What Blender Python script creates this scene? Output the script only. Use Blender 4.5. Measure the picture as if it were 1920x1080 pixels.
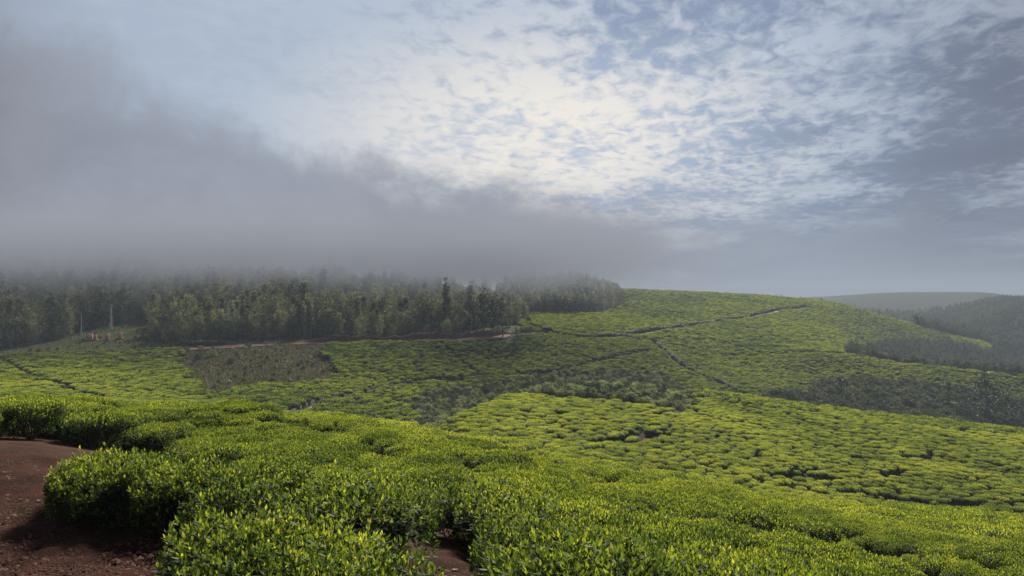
import bpy, math, random
import numpy as np
from mathutils import Vector

R = math.radians
rng = np.random.default_rng(7)
random.seed(7)
for _o in list(bpy.data.objects):
    bpy.data.objects.remove(_o)
SC = bpy.context.scene
COL = SC.collection

# ------------------------------------------------------------------ camera, sky, sun, exposure
F = 1387.0                       # focal length in pixels of a 1920 wide picture
HY = 560.0                       # eye-level line in that picture
cam_d = bpy.data.cameras.new('camera')
cam_d.sensor_width = 36.0
cam_d.lens = F / 1920.0 * 36.0
cam_d.shift_y = (HY - 540.0) / 1920.0
cam_d.clip_start = 0.1
cam_d.clip_end = 20000
cam = bpy.data.objects.new('camera', cam_d)
COL.objects.link(cam)
cam.location = (0, 0, 0)
cam.rotation_euler = (R(90), 0, 0)
SC.camera = cam

SUN_EL, SUN_AZ = 35.0, 8.0       # degrees, azimuth to the right of straight ahead
sun_d = bpy.data.lights.new('sun', 'SUN')
sun_d.energy = 4.6
sun_d.angle = R(12)
sun_d.color = (1.0, 0.93, 0.80)
sun = bpy.data.objects.new('sun', sun_d)
COL.objects.link(sun)
_d = Vector((math.sin(R(SUN_AZ)) * math.cos(R(SUN_EL)), math.cos(R(SUN_AZ)) * math.cos(R(SUN_EL)), math.sin(R(SUN_EL))))
sun.rotation_euler = _d.to_track_quat('Z', 'Y').to_euler()

SC.render.engine = 'CYCLES'
SC.view_settings.view_transform = 'Standard'
SC.view_settings.look = 'None'
SC.view_settings.exposure = 1.52
SC.view_settings.gamma = 1.0
SC.cycles.max_bounces = 6
SC.cycles.diffuse_bounces = 3
SC.cycles.transmission_bounces = 3
SC.cycles.volume_bounces = 2
SC.cycles.transparent_max_bounces = 8
SC.cycles.use_denoising = True


class NT:
    """small helper for node trees"""
    def __init__(s, tree):
        s.t = tree
        tree.nodes.clear()

    def n(s, kind, **kw):
        nd = s.t.nodes.new(kind)
        for k, v in kw.items():
            setattr(nd, k, v)
        return nd

    def put(s, sock, v):
        if hasattr(v, 'is_output'):
            s.t.links.new(v, sock)
        elif v is not None:
            sock.default_value = v

    def m(s, op, a, b=None, c=None, clamp=False):
        nd = s.n('ShaderNodeMath', operation=op)
        nd.use_clamp = clamp
        s.put(nd.inputs[0], a)
        if b is not None: s.put(nd.inputs[1], b)
        if c is not None: s.put(nd.inputs[2], c)
        return nd.outputs[0]

    def ss(s, x, lo, hi, a=0.0, b=1.0):
        nd = s.n('ShaderNodeMapRange', interpolation_type='SMOOTHSTEP')
        s.put(nd.inputs[0], x)
        nd.inputs[1].default_value = lo
        nd.inputs[2].default_value = hi
        nd.inputs[3].default_value = a
        nd.inputs[4].default_value = b
        return nd.outputs[0]

    def mix(s, f, a, b, blend='MIX'):
        nd = s.n('ShaderNodeMix', data_type='RGBA', blend_type=blend)
        s.put(nd.inputs[0], f)
        s.put(nd.inputs[6], a if hasattr(a, 'is_output') else (*a, 1))
        s.put(nd.inputs[7], b if hasattr(b, 'is_output') else (*b, 1))
        return nd.outputs[2]

    def noise(s, vec, scale, detail=4, rough=0.55, dist=0.0):
        nd = s.n('ShaderNodeTexNoise')
        if vec is not None: s.t.links.new(vec, nd.inputs['Vector'])
        nd.inputs['Scale'].default_value = scale
        nd.inputs['Detail'].default_value = detail
        nd.inputs['Roughness'].default_value = rough
        nd.inputs['Distortion'].default_value = dist
        return nd.outputs[0]

    def comb(s, x, y, z=0.0):
        nd = s.n('ShaderNodeCombineXYZ')
        s.put(nd.inputs[0], x); s.put(nd.inputs[1], y); s.put(nd.inputs[2], z)
        return nd.outputs[0]


def lin(r, g, b):
    return tuple(((c / 255.0 + 0.055) / 1.055) ** 2.4 if c > 10 else c / 255 / 12.92 for c in (r, g, b))


def build_world():
    w = bpy.data.worlds.new('World')
    SC.world = w
    w.use_nodes = True
    n = NT(w.node_tree)
    tc = n.n('ShaderNodeTexCoord')
    sep = n.n('ShaderNodeSeparateXYZ')
    n.t.links.new(tc.outputs['Generated'], sep.inputs[0])
    x, y, z = sep.outputs
    az = n.m('ARCTAN2', x, y)                         # radians, right positive
    az = n.m('MULTIPLY', az, 57.2958)
    el = n.m('MULTIPLY', n.m('ARCSINE', z), 57.2958)
    zz = n.m('ADD', n.m('MAXIMUM', z, 0.0), 0.06)
    px = n.m('DIVIDE', x, zz)
    py = n.m('DIVIDE', y, zz)
    # streaks run towards a point low on the horizon a little right of straight ahead
    ca, sa = math.cos(R(14)), math.sin(R(14))
    qx = n.m('SUBTRACT', n.m('MULTIPLY', px, ca), n.m('MULTIPLY', py, sa))
    qy = n.m('ADD', n.m('MULTIPLY', px, sa), n.m('MULTIPLY', py, ca))
    p_str = n.comb(n.m('MULTIPLY', qx, 1.45), n.m('MULTIPLY', qy, 1.0))
    p_pl = n.comb(px, py)
    n1 = n.noise(p_str, 7.6, 7, 0.62, 0.5)           # ripples of the high cloud
    n2 = n.noise(p_str, 0.75, 3, 0.5, 0.2)            # broad patches
    n3 = n.noise(tc.outputs['Generated'], 3.2, 7, 0.62, 0.3)   # lumpy edge of the low bank
    n4 = n.noise(p_str, 15.0, 4, 0.6, 0.2)
    # nishita clear sky far above the clouds
    sky = n.n('ShaderNodeTexSky', sky_type='NISHITA')
    sky.sun_disc = False
    sky.sun_elevation = R(SUN_EL)
    sky.sun_rotation = R(SUN_AZ)
    skyc = n.n('ShaderNodeVectorMath', operation='SCALE')
    n.t.links.new(sky.outputs[0], skyc.inputs[0])
    skyc.inputs[3].default_value = 0.055
    # brightness glow round the veiled sun (ahead, low)
    dx = n.m('DIVIDE', n.m('SUBTRACT', az, 2.5), 17.5)
    dy = n.m('DIVIDE', n.m('SUBTRACT', el, 12.0), 7.6)
    rr = n.m('SQRT', n.m('ADD', n.m('MULTIPLY', dx, dx), n.m('MULTIPLY', dy, dy)))
    glow = n.ss(rr, 0.15, 1.5, 1.0, 0.0)
    # bright thin veil vs blue-grey cloudlets
    bright = n.mix(glow, lin(184, 198, 216), lin(255, 248, 236))
    bright = n.mix(0.15, bright, skyc.outputs[0])
    cloud = n.mix(glow, lin(136, 152, 180), lin(180, 197, 219))
    cover = n.m('ADD', n.m('MULTIPLY', n1, 0.62), n.m('ADD', n.m('ADD', n.m('MULTIPLY', n2, 0.85), -0.175), n.m('MULTIPLY', n4, 0.16)))
    cover = n.m('ADD', cover, n.ss(az, 4.0, 40.0, 0.0, 0.02))
    cover = n.m('SUBTRACT', cover, n.m('MULTIPLY', n.m('MULTIPLY', glow, n.ss(az, -8.0, 12.0, 1.0, 0.35)), 0.15))
    f = n.ss(cover, 0.50, 0.74)
    soft_left = n.ss(az, -22.0, 5.0, 0.18, 1.0)
    f = n.m('MULTIPLY', f, soft_left)
    col = n.mix(f, bright, cloud)
    # upper sky dims towards both sides (some thicker cloud, corner vignette painted in)
    wob = n.m('MULTIPLY', n.m('SUBTRACT', n2, 0.5), 22.0)
    side_r = n.ss(n.m('ADD', az, wob), 16.0, 39.0)
    side_l = n.ss(n.m('ADD', n.m('MULTIPLY', az, -1.0), wob), 28.0, 46.0)
    col = n.mix(n.m('MULTIPLY', side_r, 0.62), col, n.mix(f, lin(128, 132, 146), lin(82, 84, 96)))
    col = n.mix(n.m('MULTIPLY', side_l, 0.6), col, lin(104, 104, 114))
    # low grey bank: its top edge falls from upper left to the horizon right
    edge = n.ss(az, -36.0, -12.0, 16.0, 10.6)
    edge = n.m('ADD', edge, n.ss(az, -8.0, 22.0, 0.0, -5.6))
    n6 = n.noise(tc.outputs['Generated'], 8.0, 7, 0.66, 0.3)
    lump = n.m('ADD', n.m('MULTIPLY', n.m('SUBTRACT', n3, 0.5), 15.0), n.m('MULTIPLY', n.m('SUBTRACT', n6, 0.5), 11.0))
    h = n.m('SUBTRACT', n.m('SUBTRACT', edge, el), n.m('MULTIPLY', lump, -1.0))
    bank = n.ss(h, -1.6, 3.6)
    bank_v = n.m('MULTIPLY', n.ss(n.m('ADD', n.m('MULTIPLY', n3, 0.6), n.m('MULTIPLY', n6, 0.4)), 0.38, 0.62), 0.8)
    bank_l = n.mix(n.ss(az, -42.0, -29.0), lin(112, 113, 120), n.mix(bank_v, lin(130, 134, 147), lin(158, 163, 177)))
    bank_c = n.mix(n.ss(az, 2.0, 36.0), bank_l, n.mix(n.ss(az, 14.0, 37.0), lin(148, 162, 184), lin(112, 116, 130)))
    bank_c = n.mix(n.ss(el, 0.0, 5.0, 0.35, 0.0), bank_c, lin(150, 158, 174))
    col = n.mix(n.m('MULTIPLY', bank, 0.96), col, bank_c)
    # stratus streaks low on the right
    p_low = n.comb(n.m('MULTIPLY', az, 0.035), n.m('SUBTRACT', n.m('MULTIPLY', el, 0.42), n.m('MULTIPLY', az, 0.07)))
    n5 = n.noise(p_low, 1.1, 4, 0.5, 0.2)
    lowm = n.m('MULTIPLY', n.ss(n5, 0.42, 0.62), n.m('MULTIPLY', n.ss(az, 4.0, 20.0), n.ss(el, 2.0, 14.0, 0.5, 0.0)))
    col = n.mix(lowm, col, lin(124, 138, 160))
    bg = n.n('ShaderNodeBackground')
    n.t.links.new(col, bg.inputs[0])
    bg.inputs[1].default_value = 1.0 / (2 ** SC.view_settings.exposure)
    out = n.n('ShaderNodeOutputWorld')
    n.t.links.new(bg.outputs[0], out.inputs[0])


build_world()


# ------------------------------------------------------------------ small library
def tag(o, label=None, cat=None, group=None, kind=None):
    if label: o['label'] = label
    if cat: o['category'] = cat
    if group: o['group'] = group
    if kind: o['kind'] = kind
    return o


def empty(name, loc, rz=0.0, sc=1.0):
    o = bpy.data.objects.new(name, None)
    o.empty_display_size = 0.2
    COL.objects.link(o)
    o.location = loc
    o.rotation_euler = (0, 0, rz)
    o.scale = (sc, sc, sc)
    return o


def mesh_from(name, V, faces, mat=None, tint=None, smooth=False):
    """V (n,3); faces: list of arrays (m,k); tint per vertex"""
    me = bpy.data.meshes.new(name)
    V = np.asarray(V, dtype=np.float32)
    if not isinstance(faces, list): faces = [faces]
    faces = [np.asarray(f, dtype=np.int32) for f in faces if len(f)]
    me.vertices.add(len(V))
    me.vertices.foreach_set('co', V.ravel())
    tot = np.concatenate([np.full(len(f), f.shape[1], dtype=np.int32) for f in faces])
    idx = np.concatenate([f.ravel() for f in faces])
    me.loops.add(len(idx))
    me.loops.foreach_set('vertex_index', idx)
    me.polygons.add(len(tot))
    st = np.concatenate([[0], np.cumsum(tot)[:-1]]).astype(np.int32)
    me.polygons.foreach_set('loop_start', st)
    if smooth:
        me.polygons.foreach_set('use_smooth', np.ones(len(tot), dtype=bool))
    me.update(calc_edges=True)
    if tint is not None:
        t = np.asarray(tint, dtype=np.float32)
        if t.ndim == 1:
            a = me.attributes.new('tint', 'FLOAT', 'POINT')
            a.data.foreach_set('value', t)
        else:
            a = me.attributes.new('ground_tint', 'FLOAT_COLOR', 'POINT')
            a.data.foreach_set('color', np.c_[t, np.ones(len(t))].astype(np.float32).ravel())
    if mat: me.materials.append(mat)
    return me


def link(name, me, parent=None, loc=(0, 0, 0)):
    o = bpy.data.objects.new(name, me)
    COL.objects.link(o)
    o.location = loc
    if parent is not None: o.parent = parent
    return o


def unit(a):
    return a / np.maximum(np.linalg.norm(a, axis=-1, keepdims=True), 1e-9)


class Geo:
    """collects leaves and tubes with a tint per vertex"""
    def __init__(s):
        s.V = []; s.F3 = []; s.F4 = []; s.T = []; s.n = 0

    def leaves(s, P, D, W, L, wd, tint, fold=0.25, full=True):
        """P base, D tip direction, W width direction, L length, wd half width"""
        N = len(P)
        D = unit(D); W = unit(W - (W * D).sum(1, keepdims=True) * D)
        Nn = np.cross(D, W)
        L = np.asarray(L).reshape(-1, 1) * np.ones((N, 1)); wd = np.asarray(wd).reshape(-1, 1) * np.ones((N, 1))
        if full:
            mid = P + D * L * 0.45 - Nn * wd * fold
            a = P; b = P + D * L * 0.42 + W * wd; c = P + D * L - Nn * L * 0.12; d = P + D * L * 0.42 - W * wd
            V = np.stack([a, b, c, d, mid], 1).reshape(-1, 3)
            i = (np.arange(N) * 5)[:, None] + s.n
            s.F3 += [i + np.array([[0, 4, 1]]), i + np.array([[1, 4, 2]]), i + np.array([[2, 4, 3]]), i + np.array([[3, 4, 0]])]
            k = 5
        else:
            a = P; b = P + D * L * 0.45 + W * wd; c = P + D * L; d = P + D * L * 0.45 - W * wd
            V = np.stack([a, b, c, d], 1).reshape(-1, 3)
            i = (np.arange(N) * 4)[:, None] + s.n
            s.F4.append(i + np.array([[0, 1, 2, 3]]))
            k = 4
        s.V.append(V); s.n += len(V)
        s.T.append(np.repeat(np.asarray(tint) * np.ones(N), k))

    def tube(s, pts, rads, sides=6, tint=0.5):
        pts = np.asarray(pts, float); m = len(pts)
        tg = unit(np.gradient(pts, axis=0))
        ref = np.array([0.3, 0.9, 0.1])
        A = unit(np.cross(tg, ref)); B = np.cross(tg, A)
        th = np.linspace(0, 2 * math.pi, sides, endpoint=False)
        ring = pts[:, None] + np.asarray(rads)[:, None, None] * (A[:, None] * np.cos(th)[None, :, None] + B[:, None] * np.sin(th)[None, :, None])
        s.V.append(ring.reshape(-1, 3))
        for r in range(m - 1):
            i = np.arange(sides); j = (i + 1) % sides
            s.F4.append(np.stack([i + r * sides, j + r * sides, j + (r + 1) * sides, i + (r + 1) * sides], 1) + s.n)
        s.n += m * sides
        s.T.append(np.full(m * sides, tint))

    def mesh(s, name, mat, smooth=False):
        f = []
        if s.F3: f.append(np.concatenate(s.F3))
        if s.F4: f.append(np.concatenate(s.F4))
        return mesh_from(name, np.concatenate(s.V), f, mat, np.concatenate(s.T), smooth)


# ------------------------------------------------------------------ materials
def leaf_mat(name, dark, mid, light, trans=0.35, rough=0.45, var=0.35, scale=0.03, spec=0.3):
    m = bpy.data.materials.new(name)
    m.use_nodes = True
    n = NT(m.node_tree)
    at = n.n('ShaderNodeAttribute', attribute_name='tint')
    oi = n.n('ShaderNodeObjectInfo')
    geo = n.n('ShaderNodeNewGeometry')
    nz = n.noise(geo.outputs['Position'], scale, 3, 0.6)
    nz2 = n.noise(geo.outputs['Position'], scale * 14, 2, 0.6)
    t = n.m('ADD', at.outputs['Fac'], n.m('MULTIPLY', n.m('SUBTRACT', oi.outputs['Random'], 0.5), var))
    nz3 = n.noise(geo.outputs['Position'], scale * 0.35, 2, 0.5)
    t = n.m('ADD', t, n.m('MULTIPLY', n.m('SUBTRACT', nz3, 0.5), 0.6))
    t = n.m('ADD', t, n.m('MULTIPLY', n.m('SUBTRACT', nz, 0.5), 0.7))
    t = n.m('ADD', t, n.m('MULTIPLY', n.m('SUBTRACT', nz2, 0.5), 0.35))
    rp = n.n('ShaderNodeValToRGB')
    n.t.links.new(t, rp.inputs[0])
    e = rp.color_ramp.elements
    e[0].position = 0.12; e[0].color = (*dark, 1)
    e[1].position = 0.95; e[1].color = (*light, 1)
    x = e.new(0.5); x.color = (*mid, 1)
    b = n.n('ShaderNodeBsdfPrincipled')
    n.t.links.new(rp.outputs[0], b.inputs['Base Color'])
    b.inputs['Roughness'].default_value = rough
    b.inputs['Specular IOR Level'].default_value = spec
    tr = n.n('ShaderNodeBsdfTranslucent')
    warm = n.mix(1.0, rp.outputs[0], (1.30, 1.30, 0.60), 'MULTIPLY')
    n.t.links.new(warm, tr.inputs[0])
    ms = n.n('ShaderNodeMixShader')
    ms.inputs[0].default_value = trans
    n.t.links.new(b.outputs[0], ms.inputs[1]); n.t.links.new(tr.outputs[0], ms.inputs[2])
    o = n.n('ShaderNodeOutputMaterial')
    n.t.links.new(ms.outputs[0], o.inputs[0])
    return m


def bark_mat(name, a, b_, scale=3.0):
    m = bpy.data.materials.new(name)
    m.use_nodes = True
    n = NT(m.node_tree)
    tc = n.n('ShaderNodeTexCoord')
    mp = n.n('ShaderNodeMapping')
    mp.inputs['Scale'].default_value = (1, 1, 0.25)
    n.t.links.new(tc.outputs['Object'], mp.inputs[0])
    nz = n.noise(mp.outputs[0], scale, 5, 0.65)
    c = n.mix(n.ss(nz, 0.35, 0.65), a, b_)
    b = n.n('ShaderNodeBsdfPrincipled')
    n.t.links.new(c, b.inputs['Base Color'])
    b.inputs['Roughness'].default_value = 0.85
    bp = n.n('ShaderNodeBump'); bp.inputs['Strength'].default_value = 0.5; bp.inputs['Distance'].default_value = 0.02
    n.t.links.new(nz, bp.inputs['Height']); n.t.links.new(bp.outputs[0], b.inputs['Normal'])
    o = n.n('ShaderNodeOutputMaterial'); n.t.links.new(b.outputs[0], o.inputs[0])
    return m


def ground_mat():
    m = bpy.data.materials.new('ground_cover')
    m.use_nodes = True
    n = NT(m.node_tree)
    at = n.n('ShaderNodeAttribute', attribute_name='ground_tint')
    geo = n.n('ShaderNodeNewGeometry')
    p = geo.outputs['Position']
    n1 = n.noise(p, 0.9, 6, 0.65)
    n2 = n.noise(p, 9.0, 5, 0.7)
    n3 = n.noise(p, 0.05, 4, 0.6)
    f = n.m('ADD', n.m('MULTIPLY', n1, 0.8), n.m('ADD', n.m('MULTIPLY', n2, 0.8), n.m('MULTIPLY', n3, 0.5)))
    n4 = n.noise(p, 38.0, 3, 0.7)
    f = n.m('ADD', f, n.m('MULTIPLY', n.m('SUBTRACT', n4, 0.5), 0.9))
    k = n.ss(f, 0.65, 1.4, 0.35, 1.75)
    sc = n.n('ShaderNodeVectorMath', operation='SCALE')
    n.t.links.new(at.outputs['Color'], sc.inputs[0]); n.t.links.new(k, sc.inputs[3])
    b = n.n('ShaderNodeBsdfPrincipled')
    n.t.links.new(sc.outputs[0], b.inputs['Base Color'])
    b.inputs['Roughness'].default_value = 0.95
    b.inputs['Specular IOR Level'].default_value = 0.03
    vor = n.n('ShaderNodeTexVoronoi'); vor.inputs['Scale'].default_value = 40
    n.t.links.new(p, vor.inputs['Vector'])
    hh = n.m('ADD', n.m('MULTIPLY', n2, 0.7), n.m('MULTIPLY', vor.outputs[0], 0.5))
    bp = n.n('ShaderNodeBump'); bp.inputs['Strength'].default_value = 1.0; bp.inputs['Distance'].default_value = 0.03
    n.t.links.new(hh, bp.inputs['Height']); n.t.links.new(bp.outputs[0], b.inputs['Normal'])
    o = n.n('ShaderNodeOutputMaterial'); n.t.links.new(b.outputs[0], o.inputs[0])
    return m


def soil_mat(name, a, b_, bump=0.03):
    m = bpy.data.materials.new(name)
    m.use_nodes = True
    n = NT(m.node_tree)
    geo = n.n('ShaderNodeNewGeometry'); p = geo.outputs['Position']
    n1 = n.noise(p, 1.3, 6, 0.7); n2 = n.noise(p, 14, 4, 0.7)
    c = n.mix(n.ss(n.m('ADD', n1, n.m('MULTIPLY', n2, 0.6)), 0.6, 1.0), a, b_)
    b = n.n('ShaderNodeBsdfPrincipled')
    n.t.links.new(c, b.inputs['Base Color']); b.inputs['Roughness'].default_value = 0.95
    b.inputs['Specular IOR Level'].default_value = 0.15
    bp = n.n('ShaderNodeBump'); bp.inputs['Strength'].default_value = 1.0; bp.inputs['Distance'].default_value = bump
    n.t.links.new(n2, bp.inputs['Height']); n.t.links.new(bp.outputs[0], b.inputs['Normal'])
    o = n.n('ShaderNodeOutputMaterial'); n.t.links.new(b.outputs[0], o.inputs[0])
    return m


M_TEA = leaf_mat('tea_leaf', (0.019, 0.036, 0.012), (0.085, 0.128, 0.025), (0.38, 0.39, 0.060), 0.45, 0.6, 0.22, 0.035, 0.07)
M_TEA_FAR = leaf_mat('tea_leaf_distant', (0.018, 0.034, 0.010), (0.080, 0.118, 0.020), (0.24, 0.27, 0.035), 0.38, 0.7, 0.45, 0.02, 0.15)
M_TREE = leaf_mat('tree_leaf', (0.026, 0.033, 0.022), (0.088, 0.096, 0.066), (0.20, 0.208, 0.15), 0.45, 0.6, 0.75, 0.03, 0.2)
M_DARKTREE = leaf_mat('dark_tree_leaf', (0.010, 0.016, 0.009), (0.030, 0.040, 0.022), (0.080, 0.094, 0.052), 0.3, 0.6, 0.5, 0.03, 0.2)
M_SHRUB = leaf_mat('shrub_leaf', (0.012, 0.022, 0.009), (0.045, 0.064, 0.025), (0.24, 0.27, 0.17), 0.3, 0.6, 1.1, 0.05, 0.2)
M_GRASS = leaf_mat('grass_blade', (0.020, 0.026, 0.009), (0.052, 0.060, 0.018), (0.10, 0.098, 0.034), 0.3, 0.7, 0.5, 0.06)
M_BARK = bark_mat('bark', (0.09, 0.075, 0.06), (0.20, 0.18, 0.15))
M_PALEBARK = bark_mat('pale_bark', (0.42, 0.40, 0.36), (0.66, 0.64, 0.60))
M_TWIG = bark_mat('twig_bark', (0.07, 0.04, 0.025), (0.15, 0.10, 0.06), 12)
M_BRICK = bark_mat('brick_red', (0.36, 0.13, 0.07), (0.50, 0.22, 0.12), 6)
M_PLASTER = bark_mat('pale_render', (0.42, 0.22, 0.14), (0.56, 0.36, 0.25), 4)  # paler brick tone standing for the lit face of the pillars
M_GROUND = ground_mat()
M_TRACK = soil_mat('red_earth_track', (0.060, 0.028, 0.019), (0.135, 0.066, 0.045))
M_GREYTRACK = soil_mat('grey_earth_track', (0.12, 0.10, 0.085), (0.24, 0.20, 0.17))
M_BANK = soil_mat('dark_earth_bank', (0.009, 0.008, 0.005), (0.030, 0.021, 0.014), 0.1)  # dark overgrown earth, with the shade on the banks darkened into the colour
M_STONE = soil_mat('stone', (0.026, 0.011, 0.008), (0.085, 0.042, 0.030), 0.01)


# ------------------------------------------------------------------ terrain: tops of the tea canopy along 14 sight columns
# each column: 22 pairs (depth in metres, height on the picture)
TAB = {
 -600: [(6,1030),(10,850),(14,758),(18,752),(24,745),(45,790),(75,800),(100,775),(120,745),(140,722),(160,705),(180,690),(200,675),(215,663),(232,652),(260,628),(300,600),(400,525),(600,480),(900,500),(1500,560),(5000,561)],
    0: [(6,1022),(10,850),(14,765),(18,755),(24,746),(45,790),(75,800),(100,775),(120,745),(140,722),(160,705),(180,690),(200,675),(215,663),(232,652),(260,628),(300,600),(400,525),(600,480),(900,500),(1500,560),(5000,561)],
  400: [(6,1022),(9,899),(14,845),(25,795),(40,769),(55,800),(80,815),(105,795),(130,764),(145,750),(160,735),(180,712),(200,690),(220,664),(235,645),(262,625),(300,605),(400,543),(600,510),(900,530),(1500,570),(5000,561)],
  800: [(6,1068),(10,941),(20,879),(35,825),(48,799),(62,840),(85,880),(110,862),(135,815),(150,790),(165,768),(180,745),(200,715),(220,687),(240,658),(256,634),(330,600),(420,560),(600,525),(900,545),(1500,580),(5000,562)],
  870: [(6,1070),(10,950),(20,892),(35,838),(48,815),(58,850),(74,842),(92,806),(110,773),(125,790),(160,790),(180,762),(200,733),(225,700),(245,668),(262,632),(335,600),(430,570),(620,535),(900,550),(1500,590),(5000,562)],
  960: [(6.3,1075),(11,965),(20,905),(35,852),(46,831),(60,866),(80,850),(98,800),(130,740),(150,762),(185,775),(205,745),(225,712),(245,688),(260,665),(278,628),(350,605),(450,584),(600,545),(900,560),(1500,600),(5000,562)],
 1100: [(7,1078),(12,990),(20,932),(31,880),(42,855),(58,888),(82,862),(110,785),(150,723),(175,752),(210,750),(240,715),(265,685),(285,660),(305,642),(330,630),(400,606),(480,575),(560,541),(760,570),(1400,600),(5000,562)],
 1250: [(8,1078),(13,1000),(21,944),(32,905),(43,885),(60,914),(86,880),(115,790),(156,729),(180,762),(220,760),(255,730),(280,700),(310,668),(340,645),(380,620),(440,602),(520,572),(600,546),(780,580),(1400,600),(5000,562)],
 1400: [(8.5,1080),(14,1006),(24,956),(34,928),(44,910),(62,938),(88,896),(120,805),(160,747),(185,782),(230,777),(270,732),(310,692),(345,662),(380,636),(420,615),(480,593),(560,570),(640,553),(820,590),(1500,562),(5000,562)],
 1550: [(9,1080),(15,1018),(25,972),(36,946),(46,930),(64,958),(92,912),(125,815),(163,766),(188,800),(230,795),(275,740),(310,700),(335,662),(365,655),(410,640),(470,618),(560,588),(650,566),(840,610),(1500,555),(5000,561)],
 1700: [(9,1084),(15,1030),(26,992),(37,966),(48,948),(66,977),(96,925),(130,826),(166,780),(192,820),(230,818),(280,755),(310,722),(340,685),(380,702),(440,706),(510,672),(580,640),(650,604),(840,640),(1500,547),(5000,561)],
 1830: [(9,1086),(15,1040),(26,1006),(37,980),(49,961),(68,990),(96,935),(130,840),(164,793),(190,835),(230,845),(280,775),(315,735),(346,696),(385,718),(460,730),(540,682),(600,648),(690,628),(800,612),(1500,547),(5000,561)],
 1920: [(9,1088),(15,1050),(26,1018),(38,990),(50,971),(68,1000),(97,945),(130,850),(160,805),(190,850),(230,860),(285,790),(320,748),(350,705),(390,732),(470,742),(560,706),(640,668),(720,632),(800,592),(1500,556),(5000,561)],
 2500: [(9,1095),(15,1070),(28,1040),(42,1015),(54,1000),(70,1028),(97,975),(130,880),(160,835),(190,870),(230,880),(285,830),(320,790),(350,750),(390,760),(470,760),(560,716),(640,668),(720,622),(800,578),(1500,570),(5000,561)],
}


def pchip(x, Y, xi):
    """monotone cubic along axis 0; x (n,), Y (n, ...), xi (m,)"""
    x = np.asarray(x, float); Y = np.asarray(Y, float)
    h = np.diff(x); sh = (-1,) + (1,) * (Y.ndim - 1)
    d = np.diff(Y, axis=0) / h.reshape(sh)
    m = np.zeros_like(Y)
    w1 = (2 * h[1:] + h[:-1]).reshape(sh); w2 = (h[1:] + 2 * h[:-1]).reshape(sh)
    ok = d[1:] * d[:-1] > 0
    with np.errstate(divide='ignore', invalid='ignore'):
        mm = (w1 + w2) / (w1 / d[:-1] + w2 / d[1:])
    m[1:-1] = np.where(ok, mm, 0)
    m[0] = d[0]; m[-1] = d[-1]
    i = np.clip(np.searchsorted(x, xi) - 1, 0, len(x) - 2)
    t = ((xi - x[i]) / h[i]).reshape(sh)
    H = h[i].reshape(sh)
    return ((2 * t ** 3 - 3 * t ** 2 + 1) * Y[i] + (t ** 3 - 2 * t ** 2 + t) * H * m[i]
            + (-2 * t ** 3 + 3 * t ** 2) * Y[i + 1] + (t ** 3 - t ** 2) * H * m[i + 1])


NU, NY = 421, 600
UG = np.linspace(-600, 2500, NU)
LY0, LY1 = math.log(5.0), math.log(5000.0)
LG = np.linspace(LY0, LY1, NY)
_us = sorted(TAB)
_A = np.array([[(math.log(Y), -(v - HY) * Y / F) for Y, v in TAB[u]] for u in _us])
_B = pchip(_us, _A, UG)
ZT = np.zeros((NU, NY))
for _i in range(NU):
    ZT[_i] = pchip(_B[_i, :, 0], _B[_i, :, 1], np.clip(LG, _B[_i, 0, 0] - 0.2, None))
for _k in range(3):                      # soften
    ZT[:, 1:-1] = 0.25 * ZT[:, :-2] + 0.5 * ZT[:, 1:-1] + 0.25 * ZT[:, 2:]
    ZT[1:-1] = 0.25 * ZT[:-2] + 0.5 * ZT[1:-1] + 0.25 * ZT[2:]


def dep(y):
    return np.sqrt(np.maximum(y, 0.0) ** 2 + 4.0)


def vnoise(x, y, s, seed=0):
    """smooth value noise, -1..1"""
    g = np.random.default_rng(100 + seed).uniform(-1, 1, (64, 64))
    x = np.asarray(x) / s; y = np.asarray(y) / s
    xi = np.floor(x).astype(int); yi = np.floor(y).astype(int)
    fx = x - xi; fy = y - yi
    fx = fx * fx * (3 - 2 * fx); fy = fy * fy * (3 - 2 * fy)
    a = g[xi % 64, yi % 64]; b = g[(xi + 1) % 64, yi % 64]; c = g[xi % 64, (yi + 1) % 64]; d = g[(xi + 1) % 64, (yi + 1) % 64]
    return (a * (1 - fx) + b * fx) * (1 - fy) + (c * (1 - fx) + d * fx) * fy


def top(x, y):
    """height of the tea canopy surface"""
    x = np.asarray(x, float); y = np.asarray(y, float)
    u = np.clip(960 + F * x / dep(y), UG[0], UG[-1] - 1e-3)
    ly = np.log(np.clip(y, 5.0, 4999.0))
    a = (u - UG[0]) / (UG[1] - UG[0]); b = (ly - LY0) / (LG[1] - LG[0])
    i = np.clip(a.astype(int), 0, NU - 2); j = np.clip(b.astype(int), 0, NY - 2)
    a = a - i; b = b - j
    z = (ZT[i, j] * (1 - a) + ZT[i + 1, j] * a) * (1 - b) + (ZT[i, j + 1] * (1 - a) + ZT[i + 1, j + 1] * a) * b
    amp = np.clip(y / 120.0, 0.1, 1.0)
    return z + amp * (0.35 * vnoise(x, y, 23, 1) + 0.18 * vnoise(x, y, 9, 2))


HT = 0.8
_top0 = top


def _line0(pts, ymin):
    out = []
    for u, v in pts:
        Yq = np.exp(np.linspace(math.log(ymin), math.log(400), 1500)); Xq = Yq * (u - 960) / F
        k = np.argmax(HY - F * _top0(Xq, Yq) / Yq <= v)
        out.append((Xq[k], Yq[k]))
    return out


def _sd(px, py, line):
    d = np.full(np.shape(px), 1e9)
    for (x0, y0), (x1, y1) in zip(line[:-1], line[1:]):
        vx, vy = x1 - x0, y1 - y0
        t = np.clip(((px - x0) * vx + (py - y0) * vy) / (vx * vx + vy * vy + 1e-9), 0, 1)
        d = np.minimum(d, np.hypot(px - x0 - t * vx, py - y0 - t * vy))
    return d


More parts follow.
